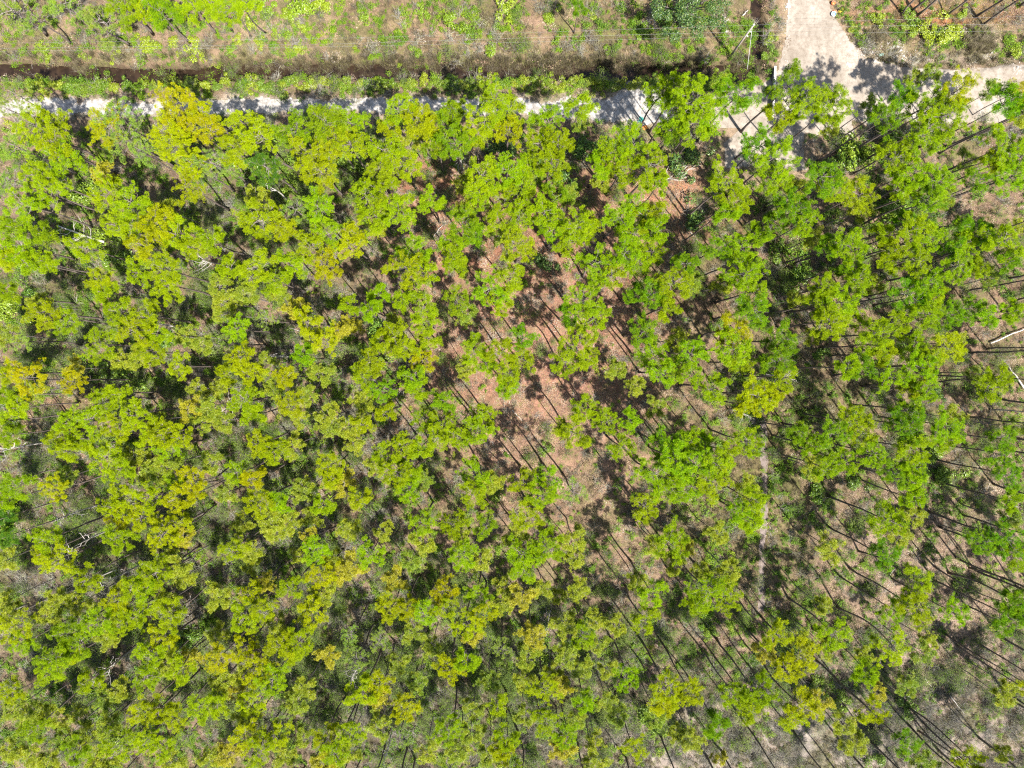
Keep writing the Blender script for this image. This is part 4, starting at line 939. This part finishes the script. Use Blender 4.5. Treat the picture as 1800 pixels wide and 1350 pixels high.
def log(ax, ay, bx, by, r0, label, mat, branches=0, seed=0, lift=.25):
    rng = np.random.default_rng(seed + 300); a = np.array(at(ax, ay, 0)); b = np.array(at(bx, by, 0)); c = (a + b) / 2
    t = thing('fallen_log', label, 'log', (c[0], c[1], float(ground_z(np.array(c[0]), np.array(c[1])))), 'fallen logs on the ground')
    q = np.linspace(0, 1, 7); pts = a[None] * (1 - q)[:, None] + b[None] * q[:, None] - np.array([c[0], c[1], 0]); pts[:, 2] = lift + r0 + .06 * np.sin(q * 6); pts[1:-1, :2] += rng.normal(size=(5, 2)) * .06
    mb = MB(); tube(mb, pts, r0 * (1 - .55 * q), 7); obj('trunk', mb.build('trunk', [mat], True), t)
    for k in range(branches):
        s = rng.uniform(.2, .98); P = np.array([np.interp(s, q, pts[:, i]) for i in range(3)]); d = (pts[-1] - pts[0]); d /= np.linalg.norm(d); sd2 = np.array([-d[1], d[0], 0]) * rng.choice([-1, 1])
        l = rng.uniform(.8, 2.4); Q = P + (sd2 + d * .3) * l * .5 + rng.normal(size=3) * .15; E = P + (sd2 * .9 + d * .7) * l + rng.normal(size=3) * .25; Q[2] = abs(Q[2]) + .3; E[2] = abs(E[2]) + .2
        mb = MB(); tube(mb, [P, Q, E], [.05, .035, .015], 5, 0, .3, False)
        for j in range(2): F = E + rng.normal(size=3) * .5; F[2] = abs(F[2]); tube(mb, [Q if j else E, F], [.02, .008], 3, 0, .3, False)
        obj('branch', mb.build('branch', [mat]), t)
log(192, 428, 112, 400, .17, 'fallen grey pine with broken upright branch stubs in the left stand', PALEW, 11, 1, 1.0)
log(1738, 603, 1815, 572, .13, 'white bleached log slanting up to the right edge', PALEW, 0, 2)
log(1797, 682, 1768, 640, .14, 'white bleached log slanting down to the right edge, below the other', PALEW, 0, 3)
log(1667, 1220, 1693, 1254, .07, 'thin straight white pole lying in grey grass, lower right', PALEW, 0, 4)
log(1620, 1188, 1636, 1206, .06, 'short white stick lying on pale ground in the lower right', PALEW, 0, 5)
log(1168, 318, 1186, 305, .06, 'white bare limb on the upper-left rim of the sunlit red patch', PALEW, 4, 6)
log(1186, 305, 1206, 313, .06, 'white forked limb on the top rim of the sunlit red patch', PALEW, 4, 7)
log(1204, 386, 1224, 392, .05, 'pale forked limb at the lower rim of the sunlit red patch', PALEW, 3, 8)
log(762, 418, 784, 388, .05, 'thin white stick on the small red clearing', PALEW, 0, 9)
log(1304, 29, 1314, 19, .09, 'short white plank of wood in grass left of the brown ditch', PALEW, 0, 10)
log(495, 900, 505, 868, .10, 'reddish-brown log lying in a gap of the left stand', BARK, 2, 11)
log(900, 720, 918, 740, .05, 'thin pale stick lying on the middle clearing', PALEW, 0, 12)
log(1070, 1075, 1083, 1062, .05, 'pale stick lying below the clearing, lower stand', PALEW, 0, 13)
log(1560, 1010, 1572, 998, .06, 'white stick on leaf litter in the open right stand', PALEW, 0, 14)
# pale young pine above the ditch, long bare stem
add_pine(1018, 14, 13, 'G', 'slender young pine with long pale stem above the ditch, just right of centre', 8.5, 'young_pine', 'young pines of the wood')

# ------------------------------------------------------------------ utility pole, wires, wall, small things
POLEW = rough_material('weathered_pole', lin(.20, .175, .15), lin(.38, .35, .32), 4, .85, .3, (1, 1, .2))
METAL = rough_material('pale_metal', lin(.45, .45, .46), lin(.6, .6, .62), 6, .4, .05, spec=.5)
WIREM = rough_material('wire_metal', lin(.15, .15, .15), lin(.23, .23, .23), 6, .5, 0, spec=.4)
CERAM = rough_material('insulator_white', lin(.7, .7, .68), lin(.8, .8, .78), 6, .25, 0, spec=.5)
CONC = rough_material('weathered_concrete', lin(.33, .31, .28), lin(.55, .52, .48), 3, .9, .3)
PH = 9.3
bx, by, _ = at(1283, 100); bz = float(ground_z(np.array(bx), np.array(by)))
t = thing('utility_pole', 'tall wooden utility pole left of the brown ditch, wires fixed at its top', 'utility pole', (bx, by, bz))
mb = MB(); tube(mb, [(0, 0, -.2), (0, 0, PH * .5), (0, 0, PH)], [.16, .135, .11], 10); obj('post', mb.build('post', [POLEW], True), t)
mb = MB(); tube(mb, [(0, 0, PH), (0, 0, PH + .1), (0, 0, PH + .32), (0, 0, PH + .36)], [.05, .11, .10, .03], 10); obj('insulator', mb.build('insulator', [CERAM], True), t)
for zz in (PH - 1.5, PH - 2.7):
    mb = MB(); tube(mb, [(.10, -.05, zz), (.24, -.10, zz), (.30, -.12, zz + .02)], [.03, .07, .05], 8); obj('insulator', mb.build('insulator', [CERAM], True), t)
gx_, gy_, _ = at(1320, 118); gw = np.array([gx_ - bx, gy_ - by, float(ground_z(np.array(gx_), np.array(gy_))) - bz])
mb = MB(); tube(mb, [(0, 0, PH - .4), gw * .5 + np.array([0, 0, (PH - .4) / 2]), gw], [.03, .03, .03], 5); obj('guy_wire', mb.build('guy_wire', [METAL]), t)

def wire(label, za, left, right_):
    """one conductor: sags from the pole out past both sides of the frame"""
    pts = []
    P0 = np.array([bx + .2, by - .08, bz + za])
    for u, v in left: pts.append(np.array(at(u, v, za - .5)))
    pts.append(P0)
    for u, v in right_: pts.append(np.array(at(u, v, za - .4)))
    # resample smoothly
    P = np.array(pts); xs = np.concatenate([np.linspace(P[i, 0], P[i + 1, 0], 10, endpoint=False) for i in range(len(P) - 1)] + [P[-1:, 0]])
    ys = np.interp(xs, P[:, 0], P[:, 1]); zs = np.interp(xs, P[:, 0], P[:, 2])
    w_ = thing('power_line', label, 'power line', (0, 0, 0), 'power lines over the roadside strip')
    mb = MB(); tube(mb, np.stack([xs, ys, zs], 1), np.full(len(xs), .008), 5); obj('cable', mb.build('cable', [WIREM], True), w_)
wire('topmost thin power line crossing the strip, fixed to the pole top', PH + .3, [(-600, 82), (0, 76), (600, 67), (1000, 55)], [(1500, 36), (1800, 29), (2300, 14)])
wire('middle power line crossing below the pole top, left of the road faint', PH - 1.5, [(-600, 92), (0, 85), (600, 77), (1000, 64)], [(1500, 46), (1800, 42), (2300, 34)])
wire('lowest power line crossing the dirt road, furthest down the pole', PH - 2.7, [(-600, 96), (0, 90), (600, 82), (1000, 72)], [(1500, 58), (1800, 54), (2300, 48)])

# culvert parapet wall at the end of the ditch
wa = np.array(at(1358, 122)); wb = np.array(at(1354, 211)); c = (wa + wb) / 2; L = np.linalg.norm((wa - wb)[:2]); rz = math.atan2(wa[1] - wb[1], wa[0] - wb[0])
t = thing('culvert_wall', 'low grey concrete culvert wall beside the pine at the dirt junction', 'wall', (c[0], c[1], -.15), rz=rz)
mb = MB(); box(mb, (0, 0, .55), (L, .22, 1.1)); obj('wall_face', mb.build('wall_face', [rough_material('shaded_concrete', lin(.09, .085, .075), lin(.24, .22, .2), 2, .9, .3)]), t)  # shade on the face is painted in as darker concrete than the coping
mb = MB(); box(mb, (0, 0, 1.16), (L + .1, .30, .10)); obj('coping', mb.build('coping', [CONC]), t)

def plain(name, col, rough=.5):
    return rough_material(name, lin(*[k * .8 for k in col]), lin(*col), 6, rough, .1, spec=.4)
def ring(mb, R, r, z, mat, k=16):
    a = np.arange(k + 1) / k * 2 * np.pi; tube(mb, np.stack([np.cos(a) * R, np.sin(a) * R, a * 0 + z], 1), np.full(k + 1, r), 6, mat, .3, False)
x, y, _ = at(1464, 26); z0 = float(ground_z(np.array(x), np.array(y)))
t = thing('paddling_tub', 'round pale blue tub with white rim at the right verge of road', 'tub', (x, y, z0 + .02))
mb = MB(); tube(mb, [(0, 0, 0), (0, 0, .25)], [.27, .33], 18); obj('bowl', mb.build('bowl', [plain('blue_plastic', (.22, .45, .68))], True), t)
mb = MB(); ring(mb, .34, .045, .27, 0); obj('rim', mb.build('rim', [plain('white_plastic', (.75, .77, .78))], True), t)
mb = MB(); tube(mb, [(0, 0, .252), (0, 0, .262)], [.17, .15], 14); obj('lid_disc', mb.build('lid_disc', [plain('white_plastic_lid', (.7, .74, .78))], True), t)
x, y, _ = at(1463, 7); t = thing('orange_bucket', 'small orange bucket at the very top of the right verge', 'bucket', (x, y, float(ground_z(np.array(x), np.array(y)))))
ob = plain('orange_plastic', (.62, .16, .05))
mb = MB(); tube(mb, [(0, 0, 0), (0, 0, .35)], [.19, .25], 14); obj('pail', mb.build('pail', [ob], True), t)
mb = MB(); ring(mb, .26, .03, .36, 0, 14); obj('rim', mb.build('rim', [ob], True), t)
mb = MB(); tube(mb, [(-.26, 0, .35), (-.1, .2, .40), (.1, .2, .40), (.26, 0, .35)], [.012] * 4, 4); obj('handle', mb.build('handle', [METAL]), t)
def sack(px, py, w_, l_, col, label, cat, name, seed, rz=0):
    """a crumpled bag or sheet: an uneven low mound of cloth"""
    rng = np.random.default_rng(seed); x, y, _ = at(px, py); k = 12; v = []; f = []
    for i in range(k):
        for j in range(k):
            u = i / (k - 1) * 2 - 1; s = j / (k - 1) * 2 - 1; e = max(0, 1 - u ** 4) * max(0, 1 - s ** 4)
            v.append((u * l_ / 2 * (1 + .12 * rng.normal()), s * w_ / 2 * (1 + .12 * rng.normal()), .02 + .22 * e * (.6 + .5 * rng.random())))
    for i in range(k - 1):
        for j in range(k - 1):
            a = i * k + j; f += [(a, a + k, a + k + 1), (a, a + k + 1, a + 1)]
    mb = MB(); mb.add(v, f); return thing(name, label, cat, (x, y, float(ground_z(np.array(x), np.array(y)))), None, mb.build(name, [plain(name + '_cloth', col, .7)], False), rz)
sack(1478, 18, .55, .9, (.68, .50, .05), 'crumpled yellow bag on the grass right of the blue tub', 'bag', 'yellow_bag', 1, .5)
sack(1474, 17, .4, .4, (.03, .025, .025), 'small black bag touching the crumpled yellow one', 'bag', 'black_bag', 2)
sack(1467, 20, .35, .5, (.6, .2, .1), 'small orange bag just above the blue tub', 'bag', 'orange_bag', 3)
sack(1126, 211, .6, .9, (.06, .42, .34), 'teal plastic bag at the end of the sand track', 'bag', 'teal_bag', 4, 1)
sack(1133, 225, .6, .8, (.62, .22, .05), 'orange-brown dumped bag at the end of sand track', 'bag', 'brown_bag', 5, .4)
sack(1548, 97, .35, .8, (.28, .42, .36), 'pale green sheet of plastic on the rubble', 'sheet', 'green_sheet', 6, .3)
sack(1492, 114, .45, .9, (.5, .48, .45), 'white plastic sheet lying flat on the dirt junction', 'sheet', 'white_sheet', 7, -.5)
sack(1385, 12, .35, .7, (.5, .52, .54), 'small grey panel at the left verge of the dirt road', 'panel', 'grey_panel', 8, .1)

# rubble beside the junction
RUB = rough_material('pale_rubble', lin(.28, .255, .23), lin(.46, .44, .42), 4, .9, .3)
def rock(seed):
    rng = np.random.default_rng(seed); mb = MB()
    ico = bpy.data.meshes.new('t'); import bmesh
    bm = bmesh.new(); bmesh.ops.create_icosphere(bm, subdivisions=1, radius=1)
    v = np.array([q.co for q in bm.verts]); f = [[k.index for k in q.verts] for q in bm.faces]; bm.free(); bpy.data.meshes.remove(ico)
    v = v * rng.uniform(.6, 1.15, (len(v), 1)) * np.array([1, .75, .55]); mb.add(v, f); return mb.build('rubble_chunk', [RUB])
ROCK = [rock(i) for i in range(6)]
spots = [(1508, 72), (1514, 80), (1520, 88), (1527, 84), (1518, 94), (1531, 93), (1572, 78), (1578, 83), (1569, 84), (1583, 88), (1686, 50), (1692, 53), (1698, 51), (1688, 56), (1740, 86), (1746, 90), (1738, 92), (1787, 120), (1793, 125), (1541, 102), (1536, 108), (1556, 100), (1563, 106), (1274, 30), (1277, 38), (1276, 55), (1573, 100), (1590, 97)]
for i, (a, b) in enumerate(spots):
    hp = ('on the verge by the big oak', 'rubble by the oak') if a < 1300 else ('in the heap where the road widens', 'rubble where the road widens') if a < 1534 else ('in the scatter below the green thicket', 'rubble below the thicket') if a < 1610 else ('in the white spot under the tall top-corner pines', 'rubble under the corner pines') if a < 1710 else ('on the reedy mound by the grey ditch', 'rubble on the reedy mound') if a < 1760 else ('at the road edge near the picture border', 'rubble at the border')
    x, y, _ = at(a, b); s = random.uniform(.12, .3)
    thing('rubble_chunk', f'pale rubble chunk {hp[0]}', 'rubble', (x, y, float(ground_z(np.array(x), np.array(y))) + s * .3), hp[1], ROCK[i % 6], random.random() * 6, None, (s, s, s))
# fine rubble, uncountable
rng = np.random.default_rng(77); pp = []
for cx, cy, rx, ry, n in ((1520, 84, 16, 12, 260), (1574, 82, 9, 6, 130), (1691, 53, 8, 4, 90), (1742, 90, 8, 6, 110), (1788, 120, 12, 8, 110), (1550, 103, 30, 8, 200), (1275, 42, 4, 12, 70), (1122, 165, 24, 14, 200), (1590, 100, 40, 5, 120), (1380, 60, 5, 50, 60)):
    for k in range(n): pp.append(at(cx + rng.normal() * rx, cy + rng.normal() * ry)[:2])
pp = np.array(pp); z = ground_z(pp[:, 0], pp[:, 1])
gn_scatter('gravel', np.stack([pp[:, 0], pp[:, 1], z + .02], 1), rng.uniform(0, 6.28, len(pp)), rng.uniform(.03, .11, len(pp)), rng.integers(0, 6, len(pp)), rng.random(len(pp)), ROCK)['label'] = 'fine pale rubble scattered along the road edges'
print('trees', len(trees))
